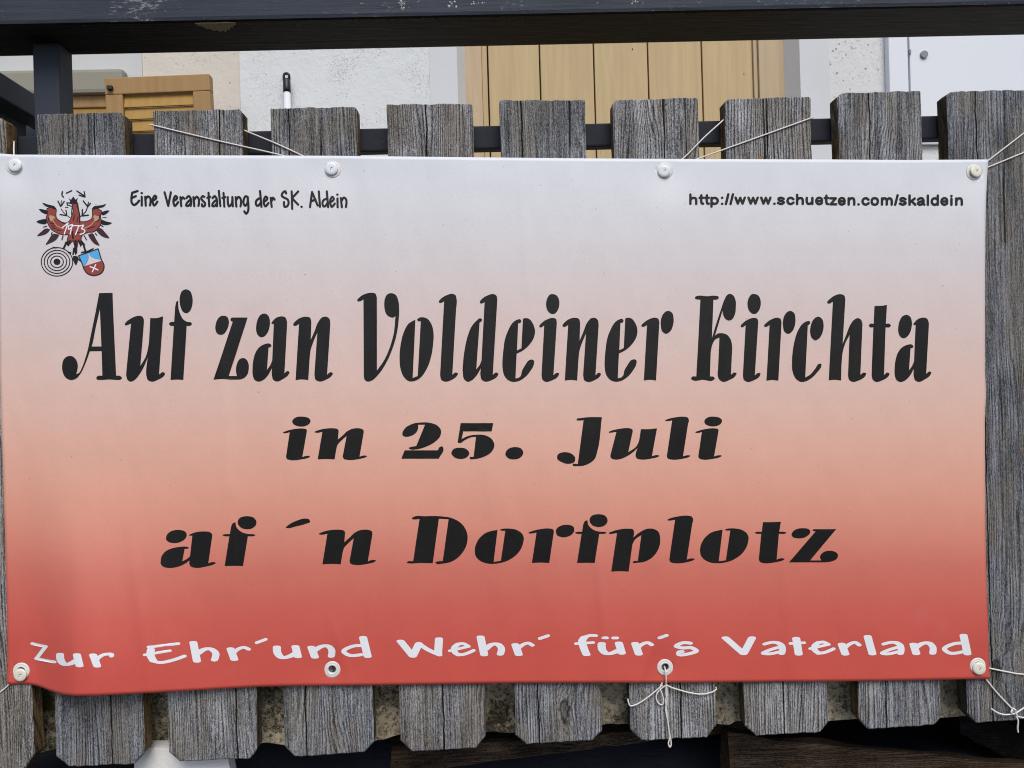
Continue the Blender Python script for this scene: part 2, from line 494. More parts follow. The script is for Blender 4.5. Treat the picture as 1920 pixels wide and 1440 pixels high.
# ------------------------------------------------------------------ ground, terrace
bm = bmesh.new()
bmesh.ops.create_grid(bm, x_segments=40, y_segments=40, size=150)
g = bm_obj('ground', bm, GROUND); tag(g, 'worn asphalt yard in front of and below the terrace', 'ground', kind='structure')

YS = 0.068                        # front of the terrace slab
Z_SLAB_TOP = 1.05
edge_px = [(-260, 1428), (-120, 1420), (0, 1416), (75, 1412), (95, 1406), (110, 1404), (280, 1403), (318, 1403), (420, 1398), (485, 1394), (500, 1392), (520, 1395),
           (533, 1397), (560, 1396), (640, 1394), (698, 1391), (705, 1388), (722, 1386), (735, 1381), (752, 1376), (800, 1376), (850, 1380), (908, 1373), (925, 1371), (945, 1374),
           (968, 1374), (1040, 1368), (1125, 1360), (1140, 1357), (1160, 1358), (1182, 1357), (1260, 1352), (1341, 1356), (1352, 1358), (1368, 1359), (1378, 1353), (1395, 1351), (1470, 1350),
           (1552, 1352), (1575, 1350), (1592, 1349), (1612, 1347), (1690, 1345), (1762, 1346), (1790, 1344), (1814, 1342), (1920, 1334), (2200, 1320), (2600, 1300), (3140, 1273)]
bm = bmesh.new()
fr, bk, tp, tb = [], [], [], []
for i, (px, py) in enumerate(edge_px):
    p = W(px, py, YS)
    fr.append(bm.verts.new(p))
    bk.append(bm.verts.new((p.x, 1.37, p.z + 0.01)))
    tp.append(bm.verts.new((p.x, YS, Z_SLAB_TOP)))
    tb.append(bm.verts.new((p.x, 1.37, Z_SLAB_TOP)))
for i in range(len(fr) - 1):
    bm.faces.new((fr[i], fr[i + 1], tp[i + 1], tp[i]))
    bm.faces.new((bk[i], fr[i], fr[i + 1], bk[i + 1]))
    bm.faces.new((tp[i], tp[i + 1], tb[i + 1], tb[i]))
    bm.faces.new((bk[i], bk[i + 1], tb[i + 1], tb[i]))
bm.faces.new((fr[0], tp[0], tb[0], bk[0])); bm.faces.new((fr[-1], tp[-1], tb[-1], bk[-1]))
terr = bm_obj('terrace', bm, SLAB); tag(terr, 'mossy concrete terrace slab behind the picket bottoms', 'terrace', kind='structure')

# ------------------------------------------------------------------ house behind
YH = 1.32
house = empty('house', (0, YH, 0))
tag(house, 'white plastered house with ochre plank door behind the fence', 'house')
def hp(o):                       # parent, keeping the world place
    o.parent = house; o.matrix_parent_inverse = Matrix.Translation((0, -YH, 0)); return o
def X(px, py=150, y=YH): return W(px, py, y).x
def Z(px, py, y=YH): return W(px, py, y).z
ZT, ZB = 5.2, 0.0
XL, XR = -4.2, 4.2
xd0, xd1 = X(858), X(1500)       # splayed door opening
xb = X(450)
Z_DOOR = 3.05
YD = YH + 0.068
# wall: plain blocks left and right of the door and a block over it
hp(box('wall', xb, X(806), YH, YH + 0.35, ZB, ZT, PL_WHITE, None, 0))
hp(box('wall', X(1556), XR, YH, YH + 0.35, ZB, ZT, PL_ROUGH, None, 0))
hp(box('wall', X(806), X(1556), YH, YH + 0.35, Z_DOOR + 0.16, ZT, PL_WHITE, None, 0))
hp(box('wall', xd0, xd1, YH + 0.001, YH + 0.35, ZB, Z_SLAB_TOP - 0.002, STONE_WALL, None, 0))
hp(box('side_wall', XL, xb - 0.001, YH + 0.012, YH + 0.35, ZB, ZT, PL_BEIGE, None, 0))
# painted surround of the door, each jamb with its splayed reveal
def jamb(name, xo, xi, s):
    bm = bmesh.new()
    yf = YH - 0.003
    prof = [(xo, yf), (xi, yf), (xi + s * 0.031, YD + 0.02), (xi + s * 0.031, YH + 0.35), (xo, YH + 0.35)]
    lo = [bm.verts.new((x, y, ZB)) for x, y in prof]; hi = [bm.verts.new((x, y, Z_DOOR + 0.16)) for x, y in prof]
    for i in range(5):
        j = (i + 1) % 5
        f = bm.faces.new((lo[i], lo[j], hi[j], hi[i])); f.material_index = 1 if i == 1 else 0
    bm.faces.new(lo); bm.faces.new(hi)
    return hp(bm_obj(name, bm, [PL_SMOOTH, PL_REVEAL]))
jamb('door_surround', X(806), xd0, 1)
jamb('door_surround', X(1555.5), xd1, -1)
hp(box('lintel', xd0 + 0.0005, xd1 - 0.0005, YH - 0.0025, YH + 0.349, Z_DOOR, Z_DOOR + 0.159, PL_SMOOTH, None, 0))
# door with its frame and planks
door = empty('door', (0, YD, 0)); hp(door); door.location = (0, YD, 0)
def dp(o): o.parent = door; o.matrix_parent_inverse = Matrix.Translation((0, -YD, 0)); return o
fl0, fl1 = X(878, 150, YD), X(904, 150, YD)
fr0, fr1 = X(1424, 150, YD), X(1466, 150, YD)
dp(box('door_frame', fl0 - 0.02, fl1, YD, YD + 0.09, Z_SLAB_TOP, Z_DOOR - 0.001, FRAME_WOOD, None, 0.003))
dp(box('door_frame', fr0, fr1 + 0.02, YD, YD + 0.09, Z_SLAB_TOP, Z_DOOR - 0.001, FRAME_WOOD, None, 0.003))
yl = YD + 0.012
ll = X(914, 150, yl)
dp(box('frame_lip', fl1 + 0.0004, ll, yl, YD + 0.09, Z_SLAB_TOP, Z_DOOR - 0.001, DOOR_WOOD, None, 0.002))
dp(box('frame_lip', X(1414, 150, yl), fr0 - 0.0004, yl, YD + 0.09, Z_SLAB_TOP, Z_DOOR - 0.001, FRAME_WOOD, None, 0.002))
YP = YD + 0.022
gx = [915, 1012.5, 1114, 1215.5, 1316.5, 1412.5]
for i in range(5):
    a = X(gx[i], 135, YP) + 0.0022; b = X(gx[i + 1], 135, YP) - 0.0022
    o = dp(box('plank', a, b, YP, YP + 0.03, Z_SLAB_TOP + 0.01, Z_DOOR - 0.002, DOOR_WOOD, None, 0.003))
    rebase(o, ((a + b) / 2, YP, Z_SLAB_TOP))
dp(box('door_back', ll, X(1414, 150, yl), YP + 0.031, YP + 0.05, Z_SLAB_TOP, Z_DOOR - 0.003, IRON, None, 0))
kn = W(1186, 92, YP)
bm = bmesh.new(); bmesh.ops.create_uvsphere(bm, u_segments=8, v_segments=6, radius=0.0025)
bmesh.ops.translate(bm, verts=bm.verts, vec=kn); dp(bm_obj('nail_head', bm, IRON))
bm = bmesh.new(); bmesh.ops.create_uvsphere(bm, u_segments=10, v_segments=6, radius=0.0045)
bmesh.ops.scale(bm, verts=bm.verts, vec=(0.8, 0.4, 1.3)); bmesh.ops.translate(bm, verts=bm.verts, vec=W(1395, 137, YP)); dp(bm_obj('plug', bm, FRAME_WOOD))

# window at the left: smooth band, stone head, closed leaf, open leaf with slats
hp(box('window_surround', XL + 0.01, X(266, 120, YH + 0.008), YH + 0.008, YH + 0.0115, 1.2, ZT - 0.01, PL_BAND, None, 0))
def px_box(name, x0, x1, y0, y1, ya, yb, mats, bev=0.003):
    a = W(x0, (y0 + y1) / 2, ya); b = W(x1, (y0 + y1) / 2, ya)
    zt = W((x0 + x1) / 2, y0, ya).z; zb = W((x0 + x1) / 2, y1, ya).z
    return hp(box(name, a.x, b.x, ya, yb, zb, zt, mats, None, bev))
px_box('window_head', -120, 230, 130, 176, YH - 0.035, YH + 0.009, STONE_SILL, 0.012)
px_box('closed_shutter', -110, 217, 176.6, 203.5, YH - 0.012, YH + 0.0075, SHUTTER_FRAME, 0.004)
for k in range(9):
    px_box('shutter_slat', -108, 215, 204.5 + k * 16, 218.5 + k * 16, YH - 0.006, YH + 0.0075, SHUTTER_WOOD, 0.004)
leaf = empty('shutter_leaf', (0, 0, 0)); hp(leaf)
def lp(o): o.parent = leaf; return o
YO = YH - 0.16
A = W(195, 146, YO); B = W(392, 138, YO)
LW = (B - A).length
ux = (B - A).normalized(); uz = Vector((0, -1, 0)).cross(ux).normalized() * -1
uz = Vector((ux.z * -1, 0, ux.x)).normalized()
yaw = Matrix.Rotation(R(3), 4, 'Z')
LH = 0.92
def leaf_box(name, a0, a1, h0, h1, d0, d1, mats, bev=0.003):
    bm = bmesh.new(); add_box(bm, a0, a1, d0, d1, -h1, -h0, bev)
    o = bm_obj(name, bm, mats); lp(o)
    M = Matrix(((ux.x, 0, uz.x), (ux.y, 1, uz.y), (ux.z, 0, uz.z))).to_4x4()
    o.data.transform(Matrix.Translation(A) @ M)
    return o
leaf_box('top_rail', 0, LW, 0, 0.050, 0, 0.032, SHUTTER_FRAME)
leaf_box('bottom_rail', 0, LW, LH - 0.07, LH, 0, 0.032, SHUTTER_FRAME)
leaf_box('stile', 0.0004, 0.051, 0.0505, LH - 0.0705, 0.0004, 0.032, SHUTTER_FRAME)
leaf_box('stile', LW - 0.052, LW - 0.0004, 0.0505, LH - 0.0705, 0.0004, 0.032, SHUTTER_FRAME)
ns = 22
for k in range(ns):
    h0 = 0.052 + k * (LH - 0.124) / ns
    bm = bmesh.new()
    hgt = (LH - 0.124) / ns
    add_box(bm, 0.0512, LW - 0.0522, 0.0, 0.006, -hgt * 1.04, 0.0, 0.0015)
    bmesh.ops.rotate(bm, verts=bm.verts, matrix=Matrix.Rotation(R(-14), 3, 'X'))
    bmesh.ops.translate(bm, verts=bm.verts, vec=(0, 0.014, -h0))
    o = bm_obj('shutter_slat', bm, SHUTTER_WOOD); lp(o)
    M = Matrix(((ux.x, 0, uz.x), (ux.y, 1, uz.y), (ux.z, 0, uz.z))).to_4x4()
    o.data.transform(Matrix.Translation(A) @ M)
h = W(206, 165, YO - 0.006)
bm = bmesh.new(); add_box(bm, h.x - 0.008, h.x + 0.008, YO - 0.012, YO + 0.001, h.z - 0.006, h.z + 0.007, 0.003)
lp(bm_obj('shutter_hook', bm, IRON))

# white utility cabinet on the wall
cab = empty('utility_cabinet', (0, 0, 0)); tag(cab, 'white enamelled metal cabinet with round lock on the rough plaster wall', 'cabinet')
yc = YH - 0.03
c0, c1, c2 = X(1668, 150, yc), X(1704, 150, yc), X(1709, 150, yc)
cx1 = c2 + 0.52
zb_c = W(1745, 268, yc).z
zt_c = zb_c + 0.75
cab.location = (c0, YH, zb_c)
def cp(o): o.parent = cab; o.matrix_parent_inverse = Matrix.Translation(-cab.location); return o
cp(box('cabinet_frame', c0, c1, yc, YH - 0.0005, zb_c, zt_c, WHITE_METAL, None, 0.004))
cp(box('cabinet_frame', cx1 + 0.003, cx1 + 0.06, yc, YH - 0.0005, zb_c, zt_c, WHITE_METAL, None, 0.004))
cp(box('cabinet_frame', c1 + 0.0005, cx1 + 0.0025, yc + 0.012, YH - 0.0005, zb_c, zb_c + 0.012, WHITE_METAL, None, 0.003))
cp(box('cabinet_frame', c1 + 0.0005, cx1 + 0.0025, yc + 0.012, YH - 0.0005, zt_c - 0.012, zt_c, WHITE_METAL, None, 0.003))
cp(box('cabinet_door', c2 - 0.001, cx1, yc + 0.004, YH - 0.002, zb_c + 0.0125, zt_c - 0.0125, WHITE_METAL, None, 0.005))
lk = W(1733, 102, yc)
def disc(bm, c, r, y0, y1, seg=24):
    res = bmesh.ops.create_cone(bm, cap_ends=True, segments=seg, radius1=r, radius2=r * 0.94, depth=y1 - y0)
    bmesh.ops.rotate(bm, verts=res['verts'], matrix=Matrix.Rotation(R(90), 3, 'X'))
    bmesh.ops.translate(bm, verts=res['verts'], vec=(c.x, (y0 + y1) / 2, c.z))
bm = bmesh.new(); disc(bm, lk, 0.0125, yc - 0.003, yc + 0.0045); lock = cp(bm_obj('lock', bm, CHROME))
bm = bmesh.new(); disc(bm, lk, 0.0085, yc - 0.0045, yc - 0.0025); o = bm_obj('lock_cylinder', bm, WHITE_METAL); o.parent = lock; o.matrix_parent_inverse = Matrix.Translation(-cab.location)
bm = bmesh.new(); add_box(bm, lk.x - 0.0012, lk.x + 0.0012, yc - 0.0052, yc - 0.004, lk.z - 0.001, lk.z + 0.005); o = bm_obj('keyhole', bm, IRON); o.parent = lock; o.matrix_parent_inverse = Matrix.Translation(-cab.location)
hg = W(1705, 97, yc); cp(box('hinge_pin', hg.x, hg.x + 0.006, yc - 0.001, yc + 0.006, hg.z - 0.008, hg.z + 0.008, CHROME, None, 0.001))

# broom against the wall
br = empty('broom', (0, 0, 0)); tag(br, 'broom with white handle and black tip leaning on the white wall', 'broom')
top = W(537, 138, YH - 0.03); foot = Vector((top.x + 0.03, YH - 0.13, Z_SLAB_TOP + 0.10))
br.location = (foot.x, foot.y, Z_SLAB_TOP)
def bp(o): o.parent = br; o.matrix_parent_inverse = Matrix.Translation(-br.location); return o
dirv = (foot - top).normalized()
bm = bmesh.new()
outl = [(-0.0105, 0), (-0.0115, 0.035), (-0.0115, 0.052), (0.0115, 0.052), (0.0115, 0.035), (0.0105, 0)]
tip = []
L0 = 0.058
prof = [(0.0, 0.004), (0.004, 0.0085), (0.012, 0.0112), (0.03, 0.0118), (L0, 0.0118)]
# the tip with a hanging hole: two prongs meeting in a round end
arc = [top + Vector((math.cos(t) * 0.0085, 0, 0.0105 + math.sin(t) * 0.008 - 0.018)) for t in [math.pi * k / 10 for k in range(11)]]
bp(tube_mesh('hanging_loop', [arc[0] + Vector((0, 0, -0.012))] + arc + [arc[-1] + Vector((0, 0, -0.012))], 0.0042, BLACK_PLASTIC, None, 8))
a0 = top + dirv * 0.018
bp(tube_mesh('grip', [a0, a0 + dirv * 0.004, a0 + dirv * 0.03, a0 + dirv * 0.044], 0.0118, BLACK_PLASTIC, None, 14, lambda t: 0.8 if t < 0.1 else 1))
a1 = a0 + dirv * 0.044
bp(tube_mesh('handle', [a1, foot], 0.0105, WHITE_PLASTIC, None, 14))
bp(box('brush_block', foot.x - 0.14, foot.x + 0.14, foot.y - 0.025, foot.y + 0.025, Z_SLAB_TOP + 0.07, Z_SLAB_TOP + 0.105, BLACK_PLASTIC, None, 0.006))
bp(box('bristles', foot.x - 0.135, foot.x + 0.135, foot.y - 0.03, foot.y + 0.03, Z_SLAB_TOP + 0.001, Z_SLAB_TOP + 0.0695, BLACK_PLASTIC, None, 0.003))

# ------------------------------------------------------------------ fence
fence = empty('picket_fence', (0, 0, 0))
tag(fence, 'weathered grey picket railing with dark painted handrail, carrying the banner', 'fence')
YF, PT = 0.0, 0.027
pickets = [  # front face: top left, top right, right side, bottom chamfers, left side; then split position (-1..1), top cuts left,right
    ([(-150, 226), (8, 222)], [(62, 1412), (44, 1439), (-80, 1447), (-98, 1424)], -0.3, 3, 9),
    ([(70, 216), (231, 212)], [(269, 1407), (250, 1431), (131, 1436), (107, 1417)], 0.35, 2, 7),
    ([(288, 209), (452, 207)], [(480, 1403), (467, 1421), (338, 1426), (318, 1408)], 0.6, 3, 6),
    ([(509, 205), (667, 202)], [(699, 1389), (681, 1409), (555, 1417), (535, 1398)], -0.62, 2, 4),
    ([(727, 197), (884, 196)], [(909, 1378), (889, 1401), (775, 1408), (753, 1387)], -0.04, 2, 3),
    ([(939, 190), (1095, 189)], [(1127, 1368), (1108, 1387), (990, 1393), (969, 1376)], -0.55, 2, 2),
    ([(1151, 189), (1306, 185)], [(1342, 1358), (1323, 1381), (1205, 1387), (1184, 1366)], 0.20, 6, 3),
    ([(1361, 187), (1518, 183)], [(1551, 1352), (1536, 1371), (1420, 1378), (1399, 1359)], -0.05, 7, 3),
    ([(1573, 176), (1725, 172)], [(1763, 1344), (1750, 1358), (1630, 1366), (1613, 1346)], -0.35, 8, 2),
    ([(1777, 173), (1932, 170)], [(1968, 1330), (1950, 1346), (1833, 1354), (1816, 1336)], -0.42, 8, 2),
    ([(1985, 166), (2140, 162)], [(2175, 1318), (2155, 1334), (2040, 1342), (2022, 1324)], 0.3, 3, 3),
]
for k in range(1, 5):            # the railing goes on to the right
    (tl, tr), low, split, cl, crr = pickets[10]
    mv = lambda p: (p[0] + 206 * k, p[1] - 4.5 * k - (4.5 * k if p[1] > 700 else 0))
    pickets.append(([mv(tl), mv(tr)], [mv(p) for p in low], random.uniform(-0.6, 0.6), 3, 3))
for (tl, tr), low, split, cl, crr in pickets:
    out2 = [(tl[0], tl[1] + cl), (tl[0] + cl, tl[1]), (tr[0] - crr, tr[1]), (tr[0], tr[1] + crr)] + low
    pts = [W(x, y, YF) for x, y in out2]
    # subdivide the outline, roughen it a little as sawn and weathered boards are
    seed = random.uniform(0, 50)
    ring = []
    for i in range(len(pts)):
        a, b = pts[i], pts[(i + 1) % len(pts)]
        n = max(2, int((b - a).length / (0.004 if abs(b.x - a.x) > abs(b.z - a.z) else 0.010)))
        for k in range(n):
            p = a.lerp(b, k / n)
            nx = noise.noise((p.x * 9 + seed, seed, p.z * 14)) * 0.0011 + noise.noise((p.x * 60 + seed, seed, p.z * 60)) * 0.0006
            nz = noise.noise((p.x * 70 + seed + 9, seed, p.z * 70)) * 0.0012 + noise.noise((p.x * 230 + seed, seed, p.z * 30)) * 0.0012
            ring.append(Vector((p.x + nx, YF, p.z + nz)))
    bm = bmesh.new()
    f = [bm.verts.new(p) for p in ring]
    ff = bm.faces.new(f)
    n = len(f)
    cen = sum(ring, Vector()) / n
    e = 0.0016
    f2 = [bm.verts.new(p + Vector((math.copysign(min(e, abs(cen.x - p.x)), p.x - cen.x), e * 0.9, math.copysign(e, p.z - cen.z) if abs(p.z - cen.z) > 0.4 else 0))) for p in ring]
    b = [bm.verts.new(v.co + Vector((0, PT - e * 0.9, 0))) for v in f2]
    for i in range(n):
        j = (i + 1) % n
        bm.faces.new((f[i], f[j], f2[j], f2[i]))
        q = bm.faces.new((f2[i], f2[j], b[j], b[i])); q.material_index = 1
    bm.faces.new(b[::-1])
    o = bm_obj('picket', bm, [GREY_WOOD, SIDE_WOOD], fence)
    lo = min(p.z for p in pts)
    rebase(o, (cen.x, 0, lo))
    w = (pts[3] - pts[0]).length / 2
    o['split_x'] = split * w * 0.9

# rails and posts
YR0 = 0.032
def rail_px(name, x0, y0, x1, y1, hgt_px, ya, yb, mats, bev=0.003):
    p = [W(x0, y0, ya), W(x1, y1, ya), W(x1, y1 + hgt_px, ya), W(x0, y0 + hgt_px, ya)]
    q = [v + Vector((0, yb - ya, 0)) for v in p]
    return hexa(name, p + q, mats, fence, bev)
rail_px('middle_rail', -300, 262.5, 3100, 186.2, 43.5, YR0, YR0 + 0.022, PAINT_DARK)
rail_px('lower_rail', -300, 1216, 3100, 1087.5, 43.5, YR0, YR0 + 0.022, PAINT_DARK)
def handrail_mat():
    m = NT('handrail_paint', 0.6, 0.16)
    co = m.coords()
    sc = lambda v: m.coords(scale=v)
    col = m.mix(m.noise(co, 9, 4), (0.030, 0.037, 0.052), (0.054, 0.065, 0.088))
    grain = m.noise(sc((9, 160, 160)), 1.0, 4, 0.65)
    col = m.mix(m.ramp(grain, [(0.5, 0.0), (0.75, 0.5)]), col, (0.018, 0.02, 0.024))
    wear = m.math('MULTIPLY', m.noise(sc((70, 260, 260)), 1.0, 5, 0.75), m.ramp(m.noise(co, 5, 3), [(0.45, 0.85), (0.7, 1.2)]))
    col = m.mix(m.ramp(wear, [(0.60, 0.0), (0.66, 0.6)]), col, (0.30, 0.31, 0.31))
    # bare, grimy wood on the lower face, with its shade painted into the black
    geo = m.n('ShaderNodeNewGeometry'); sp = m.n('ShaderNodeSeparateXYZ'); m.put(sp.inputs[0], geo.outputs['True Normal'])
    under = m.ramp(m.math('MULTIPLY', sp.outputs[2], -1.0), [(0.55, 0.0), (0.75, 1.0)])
    grime_shade = m.mix(m.ramp(m.noise(sc((14, 60, 60)), 1.0, 5, 0.7), [(0.4, 0.0), (0.75, 1.0)]), (0.006, 0.006, 0.006), (0.022, 0.021, 0.018))
    m.color(m.mix(under, col, grime_shade))
    m.bump(m.math('ADD', grain, m.math('MULTIPLY', m.noise(co, 60, 5), 0.6)), 0.5, 0.002)
    return m.m
HANDRAIL = handrail_mat()
# handrail: its front lower edge, with the lower face running back
HF = -0.006
hl, hr = W(-400, 54, HF), W(3120, -15.7, HF)
HD = 0.112
UP = Vector((0, 0, 0.075))
hl2, hr2 = hl + Vector((0, HD, 0)), hr + Vector((0, HD, 0))
hexa('handrail', [hl, hr, hr + UP, hl + UP, hl2, hr2, hr2 + UP, hl2 + UP], HANDRAIL, fence, 0.006)
def post_px(x0, x1, ya, d, zt_px):
    a = W(x0, 150, ya); b = W(x1, 150, ya)
    zt = hl.z + (hr.z - hl.z) * ((a.x - hl.x) / (hr.x - hl.x)) - 0.0006
    box('post', a.x, b.x, ya, ya + d, Z_SLAB_TOP, zt, PAINT, fence, 0.003)
post_px(62, 111, YR0 + 0.0225, 0.042, 72)
post_px(2098, 2147, YR0 + 0.0225, 0.042, 72)
post_px(3040, 3089, YR0 + 0.0225, 0.042, 72)
# side railing running back to the house
sx = -0.80
zt = CAM.z + 0.547
for o in (box('side_rail', sx - 0.042, sx, HF + HD + 0.001, YH - 0.002, zt - 0.042, zt, PAINT, fence, 0.003),):
    pass
for k in range(6):
    y0 = 0.14 + k * 0.19
    o = box('side_board', sx - 0.072, sx - 0.046, y0, y0 + 0.15, Z_SLAB_TOP - 0.05, zt - 0.012, PAINT, fence, 0.002)
box('side_rail', sx - 0.044, sx - 0.004, HF + HD + 0.001, YH - 0.002, zt - 0.42, zt - 0.38, PAINT, fence, 0.003)

# bare patch and lichen on the handrail
LICHEN = plain('grey_lichen', (0.50, 0.50, 0.46), 0.95, 0.05, 0.3, 300)
MOSS = plain('olive_lichen', (0.13, 0.125, 0.06), 0.95, 0.05, 0.4, 200)
def blob(bm, c, r, nrm, thick, seg=9):
    nrm = nrm.normalized()
    a = nrm.cross(Vector((0.3, 0.1, 1))).normalized() if abs(nrm.z) < 0.9 else Vector((1, 0, 0))
    b2 = nrm.cross(a)
    s = random.uniform(0, 50)
    top_ = bm.verts.new(c + nrm * thick)
    ringv = []
    for k in range(seg):
        t = 2 * math.pi * k / seg
        rr = r * (1 + 0.55 * noise.noise((math.cos(t) * 1.7 + s, math.sin(t) * 1.7, s)))
        ringv.append(bm.verts.new(c + (a * math.cos(t) + b2 * math.sin(t)) * rr - nrm * 0.0004))
    for k in range(seg):
        bm.faces.new((top_, ringv[k], ringv[(k + 1) % seg]))
lich = bmesh.new()
def on_front(px, py): return W(px, py, HF)
for cx, cy, sxp, syp, n, rmax in [(754, 10, 7, 10, 16, 3.2), (846, 9, 8, 8, 12, 3.5), (888, 6, 14, 6, 16, 2.8), (783, 4, 4, 3, 2, 2.2), (1190, 5, 10, 5, 8, 2.4), (1310, 5, 9, 4, 6, 1.6), (1125, 6, 6, 4, 3, 1.6)]:
    for k in range(n):
        blob(lich, on_front(cx + random.gauss(0, sxp * 0.6), max(-20, cy + random.gauss(0, syp * 0.6))), random.uniform(0.6, rmax) * 0.00081, Vector((0, -1, 0)), 0.0008)
for k in range(70):
    px = random.uniform(0, 1920); py = (45 - px * 0.0195) * random.uniform(-0.2, 0.93)
    blob(lich, on_front(px, py), random.uniform(0.3, 0.9) * 0.0008, Vector((0, -1, 0)), 0.0005, 6)
o = bm_obj('lichen', lich, LICHEN, fence); o['kind'] = 'stuff'
ms = bmesh.new()
def on_under(px, t):             # t: 0 at the front lower edge, 1 at the back edge
    p = on_front(px, 0)
    z = hl.z + (hr.z - hl.z) * ((p.x - hl.x) / (hr.x - hl.x))
    q = W(px, 45 - px * 0.0195, HF)
    return Vector((q.x, HF + HD * t, hl.z + (hr.z - hl.z) * ((q.x - hl.x) / (hr.x - hl.x))))
for k in range(240):
    px = random.uniform(640, 1500) if k < 190 else random.uniform(150, 640)
    blob(ms, on_under(px, 0.06 + abs(random.gauss(0, 0.05))), random.uniform(0.6, 2.6) * 0.0009, Vector((0, 0, -1)), 0.0008, 7)
o = bm_obj('moss', ms, MOSS, fence); o['kind'] = 'stuff'
bp_ = bmesh.new()
patch = [(-0.030, 0.06), (-0.015, 0.055), (0.0, 0.06), (0.018, 0.05), (0.031, 0.07), (0.027, 0.14), (0.024, 0.13), (0.022, 0.20), (0.018, 0.19), (0.014, 0.28), (0.011, 0.25), (0.007, 0.33), (0.003, 0.28), (-0.001, 0.32), (-0.006, 0.26), (-0.010, 0.29), (-0.014, 0.21), (-0.018, 0.23), (-0.022, 0.15), (-0.026, 0.13)]
pc = on_under(400, 0)
vv = [bp_.verts.new(Vector((pc.x + x, HF + HD * t, on_under(400 + x * 1230, 0).z - 0.0012))) for x, t in patch]
vv2 = [bp_.verts.new(v.co + Vector((0, 0, 0.002))) for v in vv]
bp_.faces.new(vv); bp_.faces.new(vv2[::-1])
for i in range(len(vv)):
    j = (i + 1) % len(vv); bp_.faces.new((vv[i], vv[j], vv2[j], vv2[i]))
bm_obj('bare_patch', bp_, plain('bare_weathered_patch', (0.36, 0.33, 0.22), 0.95, 0.05, 0.5, 300), fence)

# ------------------------------------------------------------------ banner
def interp(tab, t):
    if t <= tab[0][0]: return tab[0][1]
    for (a, va), (b, vb) in zip(tab, tab[1:]):
        if t <= b:
            u = (t - a) / (b - a); u = u * u * (3 - 2 * u) if False else u
            return va + (vb - va) * u
    return tab[-1][1]
TOP = [(-6, 287.5), (0, 288), (30, 290), (60, 290), (150, 290.5), (300, 291), (620, 292), (900, 295), (1100, 297), (1280, 298), (1560, 299), (1700, 300), (1852, 299)]
BOT = [(14, 1283), (50, 1283), (62, 1284.5), (75, 1288), (90, 1294), (105, 1299.5), (120, 1303), (140, 1305), (180, 1304.5), (270, 1300), (480, 1288), (560, 1286), (700, 1285), (960, 1281), (1300, 1280), (1640, 1277), (1750, 1275), (1840, 1273), (1855, 1273)]
LEF = [(287, -6), (500, -2), (700, 0), (760, 1.5), (900, 6), (1000, 9), (1100, 12), (1200, 14), (1283, 14)]
RIG = [(299, 1853), (330, 1851), (380, 1848.5), (480, 1847), (700, 1847), (725, 1848.5), (745, 1849), (765, 1847.5), (790, 1846.5), (900, 1847), (1000, 1848), (1100, 1850), (1180, 1853), (1230, 1854), (1273, 1856)]
def sstep(a, b, x):
    t = max(0.0, min(1.0, (x - a) / (b - a))); return t * t * (3 - 2 * t)
EYES = [(27, 312), (624, 318), (1246, 320), (1826, 323), (40, 1258), (623, 1255), (1247, 1251), (1833, 1248)]
def ban_y(px, py):
    """depth of the vinyl: hangs a little in front of the pickets, with soft folds"""
    low = sstep(850, 1300, py)
    up = sstep(560, 300, py)
    y = -0.0085
    y -= 0.0030 * noise.noise((px / 210.0, py / 700.0, 3.1)) + 0.0016 * noise.noise((px / 85.0, py / 420.0, 8.2))
    y -= low * 0.0046 * noise.noise((px / 70.0 + 4.2, py / 900.0, 1.7))
    y -= up * 0.0016 * noise.noise((px / 60.0 + 1.2, py / 300.0, 6.7))
    y -= 0.00055 * noise.noise((px / 26.0, py / 60.0, 2.7))
    # the sheet lies against the boards and sags a little into the gaps between them
    y += 0.0010 * (0.5 + 0.5 * math.cos(2 * math.pi * (px - 0.03 * (py - 720) - 1095) / 213.0)) ** 3
    # long soft creases, as left by folding and by the ties
    for cx, cy, sl, wd, hgt, ln in ((1128, 1120, 0.10, 9, 0.0014, 150), (700, 1060, -0.05, 11, 0.0012, 190), (262, 1150, 0.12, 12, 0.0016, 170), (1470, 1090, 0.08, 10, 0.0012, 160), (985, 470, 0.06, 8, 0.0009, 120), (1620, 620, -0.04, 12, 0.0010, 220), (420, 780, 0.05, 12, 0.0010, 240), (1218, 1225, -0.35, 8, 0.0018, 60), (640, 1225, 0.30, 8, 0.0014, 60)):
        d = px - cx - sl * (py - cy)
        y -= hgt * math.exp(-(d / wd) ** 2) * math.exp(-((py - cy) / ln) ** 2)
    y -= 0.028 * low * math.exp(-((px - 150) / (52.0 if px < 150 else 190.0)) ** 2)
    y += 0.005 * low * math.exp(-((px - 55) / 32.0) ** 2)
    y -= 0.004 * low * math.exp(-((px - 1175) / 60.0) ** 2)
    for ex, ey in EYES:
        r2 = ((px - ex) ** 2 + (py - ey) ** 2)
        y += 0.0035 * math.exp(-r2 / (45.0 ** 2))
    return min(y, -0.0022)
def BP(px, py, off=0.0):
    p = W(px, py, ban_y(px, py))
    return p + Vector((0, -off, 0))
NU, NV = 300, 160
bm = bmesh.new()
uvl = bm.loops.layers.uv.new('print')
grid, uvs = [], {}
